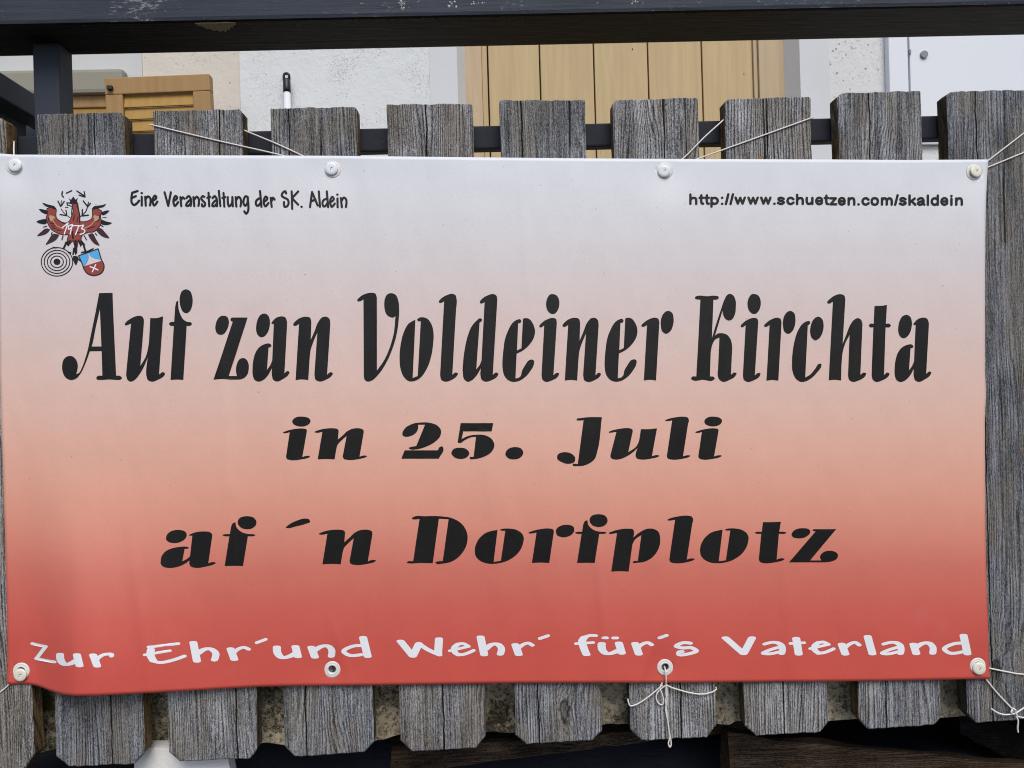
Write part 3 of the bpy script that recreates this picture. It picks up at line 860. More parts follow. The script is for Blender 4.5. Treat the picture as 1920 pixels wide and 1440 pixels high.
for j in range(NV + 1):
    v = j / NV
    row = []
    for i in range(NU + 1):
        u = i / NU
        xt = -6 + u * 1858.5; xb_ = 14 + u * 1842
        yt = interp(TOP, xt); yb = interp(BOT, xb_)
        # Coons patch of the four traced edges
        yl_ = 287.5 + v * (1283 - 287.5); yr_ = 299 + v * (1273 - 299)
        xl_ = interp(LEF, yl_); xr_ = interp(RIG, yr_)
        Sx = (1 - v) * xt + v * xb_ + (1 - u) * xl_ + u * xr_ - ((1 - u) * (1 - v) * -6 + u * (1 - v) * 1852.5 + (1 - u) * v * 14 + u * v * 1856)
        Sy = (1 - v) * yt + v * yb + (1 - u) * yl_ + u * yr_ - ((1 - u) * (1 - v) * 287.5 + u * (1 - v) * 299 + (1 - u) * v * 1283 + u * v * 1273)
        vt = bm.verts.new(BP(Sx, Sy)); row.append(vt); uvs[vt] = (u, v, Sx, Sy)
    grid.append(row)
for j in range(NV):
    for i in range(NU):
        q = (grid[j][i], grid[j + 1][i], grid[j + 1][i + 1], grid[j][i + 1])
        sx_ = sum(uvs[v][2] for v in q) / 4; sy_ = sum(uvs[v][3] for v in q) / 4
        if any((sx_ - ex) ** 2 + (sy_ - ey) ** 2 < 10.5 ** 2 for ex, ey in EYES): continue
        f = bm.faces.new(q)
        for lp_ in f.loops: lp_[uvl].uv = uvs[lp_.vert][:2]
bmesh.ops.delete(bm, geom=[v for v in bm.verts if not v.link_faces], context='VERTS')
me = bpy.data.meshes.new('banner')
bm.normal_update()
bm.to_mesh(me); bm.free()
for p in me.polygons: p.use_smooth = True
ban = link('banner', me, BANNER)
tag(ban, 'white to red printed vinyl banner with black lettering hung on the picket fence', 'banner')
sol = ban.modifiers.new('thickness', 'SOLIDIFY'); sol.thickness = 0.0006; sol.offset = -1.0

def flat(name, polys, mat, layer=0, parent=ban, grid_px=5.0, label=None):
    """union of closed pixel polygons laid on the vinyl as ink"""
    verts, faces, edges = [], [], []
    for poly in polys:
        s = len(verts)
        if sum(a[0] * b[1] - b[0] * a[1] for a, b in zip(poly, poly[1:] + poly[:1])) < 0: poly = poly[::-1]
        verts += [Vector(p) for p in poly]
        faces.append(list(range(s, s + len(poly))))
    x0 = min(v.x for v in verts); x1 = max(v.x for v in verts); y0 = min(v.y for v in verts); y1 = max(v.y for v in verts)
    if grid_px:
        x = x0 + grid_px * 0.53
        while x < x1:
            y = y0 + grid_px * 0.47
            while y < y1:
                verts.append(Vector((x + random.uniform(-.4, .4), y + random.uniform(-.4, .4)))); y += grid_px
            x += grid_px
    r = delaunay_2d_cdt(verts, edges, faces, 1, 1e-4)
    me = bpy.data.meshes.new(name)
    off = 0.00036 + layer * 0.00006
    me.from_pydata([BP(v.x, v.y, off) for v in r[0]], [], [list(f) for f, src in zip(r[2], r[5]) if src])
    me.update()
    # face the viewer
    if me.polygons and sum(p.normal.y for p in me.polygons) > 0: me.flip_normals()
    o = link(name, me, mat, parent)
    if label: o['label'] = label
    return o

def stroke_polys(pts, rx, ry, seg=7):
    """outline pieces of a round pen drawn along pts, pen stretched to rx by ry"""
    P = [(x / rx, y / ry) for x, y in pts]
    polys = []
    for i in range(len(P) - 1):
        (ax, ay), (bx, by) = P[i], P[i + 1]
        t = math.atan2(by - ay, bx - ax)
        ring = []
        for k in range(seg + 1):
            a = t + math.pi / 2 + math.pi * k / seg
            ring.append(((ax + math.cos(a)) * rx, (ay + math.sin(a)) * ry))
        for k in range(seg + 1):
            a = t - math.pi / 2 + math.pi * k / seg
            ring.append(((bx + math.cos(a)) * rx, (by + math.sin(a)) * ry))
        polys.append(ring)
    return polys

class Frame:
    def __init__(s, x0, y0, k): s.x0, s.y0, s.k = x0, y0, k
    def pt(s, x, y): return (s.x0 + x / s.k, s.y0 + y / s.k)

# --- display face: outlines
H1, H2, H3, H4, H5, H6 = [Frame(x, 530, 1920 / 280) for x in (100, 380, 660, 1000, 1280, 1520)]
HE = Frame(900, 530, 1440 / 210)
L2, L2b = Frame(520, 770, 4.0), Frame(1000, 770, 4.8)
L3a, L3b, L3c = Frame(290, 950, 1920 / 440), Frame(750, 950, 1920 / 440), Frame(1130, 950, 1920 / 460)
G = {
 'A': (H1, ["590,135* 762,130* 768,300 808,1195* 860,1200 883,1222 865,1247 830,1249 720,1244 600,1249 565,1245 553,1225 570,1202 632,1195* 622,880* 600,350*",
            "590,135* 602,330* 597,350* 545,580 490,830 470,882 440,970 400,1070 350,1170 290,1235 230,1252 165,1225 120,1140 115,1060 140,980 190,945 240,945 290,985 315,1060 310,1120 295,1175* 330,1160 370,1090 410,980 440,880 480,690 540,400",
            "470,820* 640,820* 640,880* 455,882*"]),
 'u': (H1, ["920,535 935,510 1000,460 1080,428 1130,428 1160,460 1165,520* 1120,1070* 1190,950 1225,800 1238,640 1248,455* 1330,455 1412,432* 1360,1180* 1415,1150 1437,1170 1420,1200 1350,1245 1270,1272 1220,1255 1198,1200 1195,1130 1215,960* 1160,1090 1100,1190 1040,1255 1000,1272 960,1255 940,1200 942,1120* 1000,525* 950,545 930,550"]),
 'f': (H1, ["1705,85 1755,105 1785,170 1792,240 1775,330 1740,382 1710,392 1670,375 1640,320 1625,240 1632,160 1660,105",
            "1605,230* 1588,240 1572,290 1562,390 1555,505* 1510,507 1488,530 1510,553 1550,555* 1508,1250* 1590,1245 1672,1250* 1715,555* 1760,553 1783,530 1765,508 1730,505 1680,480 1640,420 1615,350"]),
 'z': (H2, ["270,425 310,435 335,480 335,540 310,610 270,660 230,670 190,655 165,600 170,530 200,460 235,430",
            "358,470 375,448* 578,448* 335,1200* 440,1200* 428,1120 440,1050 475,985 520,967 560,985 590,1040 593,1110 580,1170 540,1220 490,1242 440,1246* 140,1246* 388,500* 365,492"]),
 'a': (H2, ["800,397 845,425 865,490 860,570 830,650 790,692 755,702 715,680 690,620 690,550 705,480 745,415",
            "885,520 900,495 950,450 1020,433 1060,445 1083,490 1085,560* 1052,1165* 1095,1135 1117,1150 1105,1180 1030,1240 950,1270 910,1250 892,1200 890,1100* 840,1190 780,1250 715,1272 670,1250 645,1190 642,1100 655,980 690,880 740,820 800,790 860,783 885,805 870,830 848,832* 828,1120* 870,1060 895,1000* 915,528* 892,530"]),
 'n': (H2, ["1165,530 1180,510 1250,455 1330,437 1380,450 1398,500* 1390,735* 1440,620 1490,500 1540,445 1590,437 1630,465 1642,530* 1600,1185* 1645,1150 1673,1165 1660,1195 1590,1245 1500,1270 1455,1250 1437,1180* 1475,640* 1420,770 1390,860 1375,980* 1358,1252* 1280,1243 1195,1252* 1240,530* 1190,555 1170,550"]),
 'V': (H3, ["68,225 90,195 170,145 250,130 300,140 320,190* 320,1130* 400,1020 480,850 535,660 560,430* 530,448 500,445 450,415 420,340 415,270 425,200 455,150 505,135 560,155 595,230 607,340 600,480 575,660 520,850 440,1030 340,1180 250,1260 205,1272 165,1250 152,1200* 148,215* 100,240 75,240"]),
 'o': (H3, ["815,475* 780,1225* 845,1200* 885,495* 850,495 838,475 855,455 910,445 970,465 1020,530 1048,640 1045,770 1020,940 960,1110 870,1230 790,1268 730,1265 670,1215 625,1110 612,980 625,800 665,640 730,525"]),
 'l': (H3, ["1118,240 1140,210 1220,160 1290,143 1330,160 1345,210 1338,350* 1290,1185* 1330,1155 1362,1165 1350,1195 1280,1250 1200,1272 1150,1250 1133,1190* 1185,240* 1140,260 1122,258"]),
 'd': (H3, ["1645,245 1670,210 1740,165 1820,147 1855,165 1868,220* 1810,1185* 1850,1155 1880,1168 1870,1200 1800,1250 1715,1272 1670,1250 1652,1190 1655,1100* 1600,1195 1540,1255 1490,1274 1445,1245 1425,1160 1430,1010 1450,850 1490,680 1540,560 1600,490 1650,457 1673,475 1660,500 1640,515* 1598,1115* 1640,1060 1665,1000* 1705,250* 1665,268 1648,262"]),
 'e': (H4, ["1120,515* 1145,515 1160,490 1145,465 1110,470 1050,510 990,610 950,720 930,850 918,980 918,1090 940,1190 990,1250 1060,1274 1120,1265 1200,1220 1280,1130 1325,1040 1325,1000 1300,985 1260,995 1210,1060 1170,1130 1150,1200 1115,1225 1085,1228* 1100,910* 1180,870 1260,800 1320,710 1338,610 1310,520 1260,460 1200,452 1182,460* 1162,840* 1105,868*"]),
 'i': (H4, ["250,147 300,165 330,220 333,290 310,360 270,400 240,403 195,375 167,310 167,240 190,180 220,150",
            "77,555 100,525 170,475 250,453 290,465 302,510* 258,1190* 300,1160 330,1165 320,1200 240,1255 165,1275 120,1250 105,1190* 140,548* 95,575 80,570"]),
 'r': (H4, ["1740,363 1785,390 1803,460 1795,550 1760,625 1705,657 1660,630 1640,560 1640,480 1665,410 1705,370",
            "1390,548 1420,515 1500,465 1570,450 1605,465 1620,510* 1577,1258* 1500,1248 1420,1258* 1462,545* 1410,568 1392,562"]),
 'K': (H5, ["165,180 200,168 310,175 420,168 460,180 460,205 430,218 395,220* 375,715* 440,500 500,320 540,210 575,155 605,143 650,165 680,230 683,310 670,410 630,475 595,487 545,460 520,410 512,360* 415,680* 450,655 510,650 570,670 620,740 637,830* 620,1185* 660,1155 692,1165 680,1195 600,1250 520,1275 470,1245 450,1190 455,1100* 472,705* 420,730 380,800 360,900* 350,1205* 395,1210 412,1230 395,1252 260,1248 130,1253 108,1235 120,1210 175,1205* 228,218* 185,215 160,205"]),
 'c': (H5, ["1745,437 1790,465 1810,530 1800,630 1760,710 1705,742 1660,710 1640,650 1645,560 1670,490 1710,447",
            "1638,512 1625,540 1608,550* 1575,1220* 1640,1180 1700,1110 1750,1045 1780,1042 1782,1070 1730,1150 1650,1230 1580,1268 1520,1275 1460,1240 1415,1150 1405,1010 1415,880 1440,740 1480,620 1540,530 1600,495 1632,495"]),
 'h': (H6, ["213,245 240,215 310,165 390,148 430,165 445,215* 410,790* 460,660 510,540 560,475 605,455 645,475 665,530* 638,1185* 685,1155 712,1168 700,1200 620,1255 540,1275 495,1250 480,1190* 500,670* 440,790 410,900 395,1060* 390,1258* 320,1248 232,1255* 285,242* 235,270 215,262"]),
 't': (H6, ["820,298* 900,298 980,287* 965,528* 1010,528 1030,550 1012,573 962,573* 942,1188* 985,1155 1012,1168 1000,1200 920,1255 840,1275 800,1250 783,1190* 805,573* 765,573 748,550 765,528 810,528*"]),
 '2': (L2, ["938,170 955,135 1010,100 1080,88 1150,92 1205,115 1228,150 1222,190 1180,235 1120,268 1040,290 1000,290 985,280 1010,270 1042,265* 1108,105* 1056,105* 1055,135 1040,165 1000,190 960,195 940,185",
            "930,360* 955,297* 1205,297* 1215,275 1238,268 1245,280 1210,360*"]),
 '5': (L2, ["1375,93* 1620,93* 1607,155* 1395,155* 1382,212* 1430,190 1490,180 1560,185 1610,215 1628,260 1605,310 1550,345 1480,362 1445,360 1442,350 1472,347* 1490,195* 1450,200 1400,225 1370,243 1352,238*",
            "1370,277 1420,290 1440,320 1420,350 1380,362 1330,350 1305,318 1320,290"]),
 '.': (L2, ["1780,273 1830,285 1845,315 1825,350 1775,365 1730,355 1710,325 1730,288"]),
 'J': (L2b, ["390,75 420,67 510,58 617,58* 572,380 555,430 510,470 450,495 390,498 355,493 355,482 400,480* 452,85* 410,88 390,85",
             "285,373 340,385 377,425 370,460 320,478 260,465 215,430 220,395 250,378"]),
 'D': (L3b, ["98,95 115,82 200,78 330,78 430,95 510,145 550,220 545,310 500,390 430,445 350,465 295,463 290,455 310,447 350,445* 398,102* 318,98* 268,462* 160,460 80,463 55,458 65,448 108,446* 160,100* 115,103 100,100"]),
 'p': (L3c, ["50,205 70,195 130,178 200,172 240,180 245,205 240,240* 290,200 340,175 390,172 435,195 450,250 440,320 400,385 340,425 270,438 235,437 240,428 275,425* 303,222* 260,250 235,290 225,350* 203,507* 140,504 67,507* 112,205* 70,212 52,212"]),
 '´': (L3a, ["1073,170 1085,158 1170,112 1225,97 1265,105 1272,122 1235,140 1150,162 1090,175"]),
}
GLY = {}
for ch, (fm, cs) in G.items():
    out = [[fm.pt(x, y) for x, y in catmull(parse(c), True, 5)] for c in cs]
    xs = [p[0] for c in out for p in c]; ys = [p[1] for c in out for p in c]
    GLY[ch] = (out, min(xs), max(xs), min(ys), max(ys))
def glyph(ch, fm=None, bb=None):
    out, x0, x1, y0, y1 = GLY[ch]
    if bb is None: return out
    (a0, b0), (a1, b1) = fm.pt(bb[0], bb[1]), fm.pt(bb[2], bb[3])
    return [[(a0 + (x - x0) / (x1 - x0) * (a1 - a0), b0 + (y - y0) / (y1 - y0) * (b1 - b0)) for x, y in c] for c in out]
def word(label, *gs):
    polys = []
    for g_ in gs: polys += glyph(*g_) if isinstance(g_, tuple) else glyph(g_)
    flat('printed_word', polys, INK_BLACK, 0, label=label)
word('large black condensed word Auf', 'A', 'u', 'f')
word('large black condensed word zan', 'z', 'a', 'n')
word('large black condensed word Voldeiner', 'V', 'o', 'l', 'd', ('e', HE, (288, 455, 707, 1276)), 'i', ('n', H4, (375, 450, 870, 1277)), 'e', 'r')
word('large black condensed word Kirchta', 'K', ('i', H5, (746, 145, 1004, 1277)), ('r', H5, (1047, 363, 1450, 1260)), 'c', 'h', 't', ('a', H6, (1078, 413, 1549, 1277)))
word('wide black word in', ('i', L2, (43, 44, 249, 372)), ('n', L2, (280, 131, 673, 370)))
word('wide black number 25 with a full stop', '2', '5', '.')
word('wide black word Juli', 'J', ('u', L2b, (677, 156, 1135, 440)), ('l', L2b, (1187, 53, 1414, 441)), ('i', L2b, (1458, 53, 1698, 441)))
word('wide black word af', ('a', L3a, (49, 189, 501, 501)), ('f', L3a, (555, 77, 833, 485)))
word('wide black word n with an accent', '´', ('n', L3a, (1345, 187, 1811, 477)))
word('wide black word Dorfplotz', 'D', ('o', L3b, (612, 178, 1013, 467)), ('r', L3b, (1052, 147, 1426, 460)), ('f', L3b, (1431, 61, 1698, 460)), 'p',
     ('l', L3c, (508, 69, 721, 443)), ('o', L3c, (762, 169, 1142, 442)), ('t', L3c, (1191, 117, 1438, 443)), ('z', L3c, (1458, 168, 1841, 435)))

# --- handwritten face: pen strokes
def pen(fm, strokes, rx, ry):
    polys = []
    for s in strokes:
        c = [fm.pt(x, y) for x, y in catmull(parse(s), False, 5)]
        if len(c) == 1: c = c * 2
        polys += stroke_polys(c, rx, ry)
    return polys
B0 = Frame(40, 1170, 1920 / 440); B1, B2, B3, B4 = [Frame(x, 1170, 1920 / 420) for x in (480, 740, 1060, 1420)]
RX, RY = 7.6, 2.7
def hand(label, *parts):
    polys = []
    for fm, ss, *r in parts:
        polys += pen(fm, ss, *(r or (RX, RY)))
    flat('printed_word', polys, INK_WHITE, 0, label=label, grid_px=4.0)
THIN = (4.2, 2.6)
hand('white handwritten word Zur',
     (B0, ["92,160* 200,184*", "200,184* 124,282*", "124,282* 272,310*"], 4.0, 2.6),
     (B0, ["318,247 322,290 350,328 400,325 450,298", "455,250* 478,342*"]),
     (B0, ["588,252* 622,344*"]), (B0, ["618,292 650,262 700,246 742,252 738,262"], 4.5, 2.6))
hand('white handwritten word Ehr with an accent',
     (B0, ["1062,206 1058,255 1082,302* "]), (B0, ["1068,300 1130,314 1230,298 1335,262"], 4.6, 2.7), (B0, ["1042,188* 1286,160*"], 3.6, 2.6), (B0, ["1010,252* 1216,218*"], 3.6, 2.4),
     (B0, ["1408,150* 1438,304*"]), (B0, ["1448,240 1500,206 1560,208 1592,240 1580,294"], 6.8, 2.8),
     (B0, ["1712,202* 1744,290*"]), (B0, ["1742,232 1780,202 1830,192 1860,206"], 4.6, 2.6),
     (B1, ["6,160* 84,131*"], 3.6, 2.6))
hand('white handwritten word und',
     (B1, ["180,196 184,245 215,284 285,278 335,252", "338,192* 360,280*"]),
     (B1, ["474,198* 506,284*"]), (B1, ["500,230 560,192 625,192 650,225 645,276"], 6.6, 2.8),
     (B1, ["905,184 830,190 752,236 790,264 900,262"], 4.6, 2.8), (B1, ["918,114* 958,278*"]))
hand('white handwritten word Wehr with an accent',
     (B2, ["50,146* 156,276*", "156,276* 208,168*"]), (B2, ["205,166 280,216 385,264"], 5.6, 2.8), (B2, ["380,126* 372,256*"]),
     (B2, ["472,229* 636,192*"], 3.6, 2.4), (B2, ["630,190 590,168 540,172"], 4.0, 2.6), (B2, ["545,172 512,200 515,240 545,262"], 6.0, 2.8), (B2, ["540,264 590,260 676,226"], 4.0, 2.7),
     (B2, ["736,110* 768,264*"]), (B2, ["780,215 830,176 885,174 915,208 905,258"], 6.8, 2.8),
     (B2, ["1034,176* 1064,262*"]), (B2, ["1062,208 1100,176 1150,164 1180,182"], 4.6, 2.6),
     (B2, ["1244,124* 1314,100*"], 3.8, 2.7))
hand('white handwritten word fürs with an accent',
     (B3, ["262,99 210,98 165,112"], 4.0, 2.6), (B3, ["165,112 145,140 155,195 182,262"]), (B3, ["90,168* 240,158*"], 3.4, 2.4),
     (B3, ["330,118* 352,118*", "414,119* 440,119*"], 4.6, 2.6),
     (B3, ["312,166 314,215 345,250 410,246 455,224", "458,162* 484,250*"]),
     (B3, ["598,166* 630,258*"]), (B3, ["626,200 660,172 710,160 740,178"], 4.6, 2.6),
     (B3, ["806,118* 868,97*"], 3.8, 2.7),
     (B3, ["1070,164 1010,160 950,190 1000,204 1090,206 1122,228 1060,254 970,252 975,240 1000,236"], 5.0, 2.8))
hand('white handwritten word Vaterland',
     (B3, ["1372,118* 1528,254*", "1528,254* 1600,118*"]),
     (B4, ["60,172 130,156 180,160"], 4.0, 2.6), (B4, ["170,160 205,180 215,215 208,252"], 6.4, 2.8), (B4, ["185,198 95,226 48,250 90,256 185,238"], 4.2, 2.6),
     (B4, ["332,122* 354,258*"]), (B4, ["282,166* 402,160*"], 3.4, 2.4),
     (B4, ["452,210* 612,174*"], 3.6, 2.4), (B4, ["605,172 565,154 520,160"], 4.0, 2.6), (B4, ["525,158 490,186 490,220 520,246"], 6.0, 2.8), (B4, ["515,250 565,246 652,212"], 4.0, 2.7),
     (B4, ["722,172* 754,258*"]), (B4, ["750,204 790,172 840,158 872,180"], 4.6, 2.6),
     (B4, ["944,106* 986,256*"]),
     (B4, ["1080,172 1150,156 1200,160"], 4.0, 2.6), (B4, ["1190,160 1222,180 1232,215 1226,252"], 6.4, 2.8), (B4, ["1205,198 1115,226 1068,250 1110,256 1200,238"], 4.2, 2.6),
     (B4, ["1336,172* 1362,254*"]), (B4, ["1360,200 1410,168 1475,166 1504,200 1502,250"], 6.6, 2.8),
     (B4, ["1752,162 1680,170 1602,216 1640,246 1755,238"], 4.8, 2.8), (B4, ["1766,96* 1800,256*"]))
E1, E2 = Frame(220, 340, 1920 / 230), Frame(440, 340, 1920 / 230)
PR = (2.1, 2.1)
def note(label, *parts):
    polys = []
    for fm, ss in parts: polys += pen(fm, ss, *PR)
    flat('printed_word', polys, INK_BLACK, 0, label=label, grid_px=4.0)
note('small black handwritten word Eine',
     (E1, ["318,152* 234,178*", "234,180 222,265 235,350 265,370 300,350 342,302", "220,262* 290,232*", "380,184* 386,184*", "383,242* 384,378*", "438,242* 446,380*", "448,275 480,236 508,250 513,376",
           "558,300 600,275 612,248 590,224 562,262 556,330 575,378 628,318"]))
note('small black handwritten word Veranstaltung',
     (E1, ["740,172* 798,384*", "798,384* 838,172*", "884,305 925,280 937,255 915,228 888,265 880,335 900,384 953,325",
           "988,248* 1002,388*", "1002,290 1025,250 1050,272", "1084,262 1118,230 1146,260 1150,382", "1140,292 1090,340 1080,380 1105,386 1142,350",
           "1192,248* 1206,388*", "1210,280 1245,240 1270,262 1270,384", "1362,242 1335,232 1315,270 1340,305 1375,345 1362,388 1330,386 1326,358",
           "1428,180* 1440,390*", "1410,258* 1454,242*", "1492,262 1525,232 1552,265 1560,388", "1546,295 1495,345 1490,385 1515,390 1550,355",
           "1590,150* 1613,386*", "1663,182* 1676,394*", "1646,260* 1690,246*", "1730,248 1732,340 1750,390 1785,360 1802,245", "1802,250* 1808,390*"]),
     (E2, ["16,248* 27,394*", "30,285 62,244 88,262 92,390", "205,245 175,232 145,280 142,350 165,382 195,350 208,260", "200,240 216,380 208,470 180,506 152,470"]))
note('small black handwritten word der',
     (E2, ["398,152* 420,398*", "398,262 350,290 332,350 355,384 390,360 412,320", "455,320 500,292 512,262 490,238 462,275 458,345 480,390 530,338", "566,258* 580,398*", "582,305 600,256 626,285"]))
note('small black handwritten initials SK with a full stop',
     (E2, ["806,188 792,156 760,172 738,225 770,252 830,285 845,345 820,390 785,398 772,360 774,325", "893,158* 902,430*", "995,158* 898,264*", "898,264* 994,364*", "1046,398* 1050,398*"]))
note('small black handwritten word Aldein',
     (E2, ["1180,402* 1212,168*", "1212,168* 1300,378*", "1196,312* 1266,286*", "1318,158* 1336,398*", "1443,158* 1464,404*", "1440,272 1395,292 1376,360 1398,394 1435,370 1455,330",
           "1495,325 1540,300 1552,272 1530,244 1502,280 1498,350 1520,398 1568,348", "1606,208* 1610,208*", "1610,268* 1612,404*", "1664,262* 1678,404*", "1680,295 1710,254 1738,272 1742,400"]))

# --- web address in a bold grotesque: even strokes
U1, U2 = Frame(1270, 340, 1920 / 290), Frame(1550, 340, 1920 / 290)
def sh(st, dx, dy=0): return " ".join("%g,%g%s" % (x + dx, y + dy, '*' if c else '') for x, y, c in parse(st))
W_ = ["-57,203* -29,276*", "-29,276* 0,205*", "0,205* 29,276*", "29,276* 57,203*"]
E_ = ["152,248* 222,248*", "222,246 214,219 188,207 161,220 151,248 163,277 190,288 221,273"]
N_ = ["273,210* 273,288*", "274,240 300,211 333,216 341,245 341,288*"]
addr = pen(U1, ["162,164* 162,279*", "163,232 190,207 226,212 234,240 234,279*", "298,174 298,255 304,274 320,277", "276,204* 320,204*", "367,174 367,255 373,274 389,277", "346,204* 389,204*",
                "424,204* 424,313*", "428,218 458,205 490,216 501,241 490,268 458,279 428,266", "555,204* 557,204*", "555,279* 557,279*", "603,280* 632,162*", "660,280* 690,162*"]
           + [sh(w, c) for c in (780, 940, 1098) for w in W_]
           + ["1204,278* 1206,278*", "1320,219 1288,204 1256,214 1262,234 1300,245 1321,262 1290,280 1250,268", "1440,222 1410,204 1378,215 1367,243 1378,270 1410,281 1441,264",
              "1487,168* 1487,281*", "1488,233 1515,208 1548,214 1556,242 1556,281*", "1607,206 1607,255 1622,278 1650,276 1674,250", "1676,206* 1676,281*"]
           + [sh(e, 1573, -4) for e in E_] + ["1850,178 1850,258 1856,277 1872,282", "1829,207* 1872,207*"], 2.35, 2.3)
addr += pen(U2, ["46,211* 112,211*", "112,211* 48,285*", "48,285* 118,285*"] + E_ + N_ + ["394,286* 396,286*", "518,228 488,209 456,221 445,249 456,277 488,289 520,271",
                "596,209 571,215 558,249 571,283 596,289 621,283 634,249 621,215 596,209", "686,211* 686,288*", "687,238 710,211 737,218 745,242 745,288*", "747,238 771,211 798,218 806,242 806,288*",
                "850,290* 880,173*", "978,224 948,209 916,220 922,240 960,252 979,270 950,289 908,276", "1028,176* 1028,290*", "1092,213* 1036,258*", "1054,246* 1098,290*",
                "1132,229 1160,210 1192,217 1201,240 1202,276 1211,290", "1198,248 1152,256 1132,273 1150,290 1184,281 1199,260", "1255,177* 1255,291*", "1378,177* 1378,291*", "1374,224 1342,210 1314,222 1304,250 1314,279 1342,291 1374,275"]
            + [sh(e, 1273, 2) for e in E_] + ["1548,215* 1548,291*", "1547,182* 1549,182*"] + [sh(n_, 1335, 2) for n_ in N_], 2.35, 2.3)
flat('printed_word', addr, INK_BLACK, 0, label='small bold black web address', grid_px=0)

# --- emblem: eagle, target and shield
GF = Frame(40, 340, 7.2)
def gpoly(s, closed=True): return [GF.pt(x, y) for x, y in catmull(parse(s), closed, 3)]
def gstroke(s, r): return stroke_polys([GF.pt(x, y) for x, y in catmull(parse(s), False, 3)], r / 7.2, r / 7.2, 5)
def gring(cx, cy, rx, ry, n=40): return " ".join("%.1f,%.1f" % (cx + rx * math.cos(2 * math.pi * k / n), cy + ry * math.sin(2 * math.pi * k / n)) for k in range(n + 1))
BODY = ["700,300* 765,300* 775,380 790,470 795,545* 880,540 950,505 960,370* 1040,375 1085,400 1070,470 1085,540 1050,620 980,680 900,690 830,720* 810,760 830,850* 770,790* 745,950* 700,800* 630,870* 620,790 645,720* 560,720 470,690 400,640 360,570 335,500 355,430 345,370* 420,345 475,380* 475,490 530,540 610,560 655,530 680,470 705,390 690,340"]
eb = []
for s in ["285,290 350,310 470,360 475,388* 390,355 320,330", "240,375 300,380 350,400 345,440 280,420", "205,545 260,520 340,515 340,570 250,570",
          "1145,305 1100,320 960,360 965,388* 1060,360 1120,340", "1190,395 1130,400 1080,430 1090,455 1160,430", "1225,562 1160,545 1075,525 1075,570 1160,590",
          "640,225* 672,250* 705,203* 735,250* 765,220* 750,270* 770,295* 655,295* 660,265*", "720,790* 748,790* 758,950* 735,1000* 712,950*", "700,1010 770,1020 760,1090 740,1138* 715,1100",
          "590,820* 680,790* 640,880* 615,855* 600,860*", "760,790* 830,810* 870,860* 830,850* 800,885*"]:
    eb.append(gpoly(s))
for s, r in [("405,715* 418,692*", 7), ("550,790* 565,735*", 7), ("882,790* 850,735*", 7), ("1020,728* 1000,703*", 7), ("300,618* 345,605*", 6), ("1150,488* 1100,488*", 4), ("1105,610* 1075,595*", 7),
             ("615,290 660,294 700,312", 7), ("616,292* 626,325*", 7), ("630,318* 690,342*", 6), ("596,350* 632,353*", 5), ("755,320 788,450 788,560", 8), ("686,360 680,450", 7),
             ("395,570* 450,575*", 6), ("405,600* 450,605*", 6), ("420,630* 470,637*", 6), ("480,660* 540,660*", 6), ("702,530* 722,460*", 6), ("755,545* 768,480*", 6), ("500,520 550,555 610,585", 7), ("380,470 370,520 400,545", 7), ("1060,460 1050,520 1010,545", 7), ("900,640* 990,610*", 6),
             ("690,680* 700,770*", 12), ("760,690* 790,700*", 8), ("600,845* 572,908*", 13), ("842,862* 872,955*", 13), ("710,905* 700,985*", 10), ("815,962* 890,945*", 10), ("900,945* 970,910*", 9), ("430,893* 470,897*", 9), ("640,960* 665,965*", 12), ("770,1050* 800,1075*", 9),
             ("540,372 590,440 660,490", 5), ("497,268* 530,336*", 9), ("542,258* 536,340*", 5), ("580,270* 540,332*", 8), ("556,140 552,190 570,212", 9), ("608,160* 682,126*", 8), ("525,447* 605,462*", 8), ("604,388* 614,450*", 8),
             ("895,345 870,410 800,475", 6), ("838,265* 890,332*", 9), ("908,283* 895,340*", 7), ("936,296* 896,346*", 8), ("752,130* 850,196*", 9), ("850,138* 862,208*", 8), ("780,186* 858,210*", 8), ("826,382* 824,450*", 9), ("826,466* 906,456*", 9)]:
    eb += gstroke(s, r)
red = [gpoly(BODY[0])]
b_out = gpoly(BODY[0]); eb += stroke_polys(b_out + b_out[:1], 5 / 7.2, 5 / 7.2, 5)
emb = flat('emblem', eb, INK_BLACK, 2, label='printed emblem of a red eagle above a ring target and a small shield', grid_px=0)
flat('eagle_body', red, INK_RED, 1, emb, 0)
for s in ["215,738 260,690 350,635 392,652* 350,700 280,730", "330,855 370,790 430,710 515,720* 480,780 400,830", "1188,768 1140,700 1060,630 1010,660* 1060,720 1130,760", "1055,868 1010,780 960,700 900,720* 940,790 1000,850"]:
    flat('feather', [gpoly(s)], INK_PLUM, 1, emb, 0)
tg = []
for rx in (212, 172, 130, 86): tg += gstroke(gring(483, 1086, rx, rx * 0.905), 6)
tg.append(gpoly(gring(483, 1086, 46, 42).rsplit(' ', 1)[0]))
flat('target_rings', tg, INK_BLACK, 2, emb, 0)
for x, line in ((412, "430,530 480,600 570,640"), (1012, "990,535 930,600 840,635")):
    gold = [gpoly(gring(x + a, 500 + b, 24, 24, 12).rsplit(' ', 1)[0]) for a, b in ((-14, -18), (18, -8), (-4, 16))]
    flat('gold_clasp', gold + gstroke(line, 6), INK_GOLD, 3, emb, 0)
for nm, ss in (('numeral', ["556,626* 634,562*", "634,562* 582,712*"]), ('numeral', ["682,586 640,606 642,648 690,612", "692,582* 662,714*"]), ('numeral', ["704,598* 780,600*", "780,600* 735,718*"]),
               ('numeral', ["790,604 845,594 815,638 860,662 845,702 795,714"]), ('shield_cross', ["932,1152* 1038,1196*", "1006,1126* 962,1222*"])):
    wh = []
    for s in ss: wh += gstroke(s, 8)
    flat(nm, wh, INK_WHITE, 4, emb, 0)
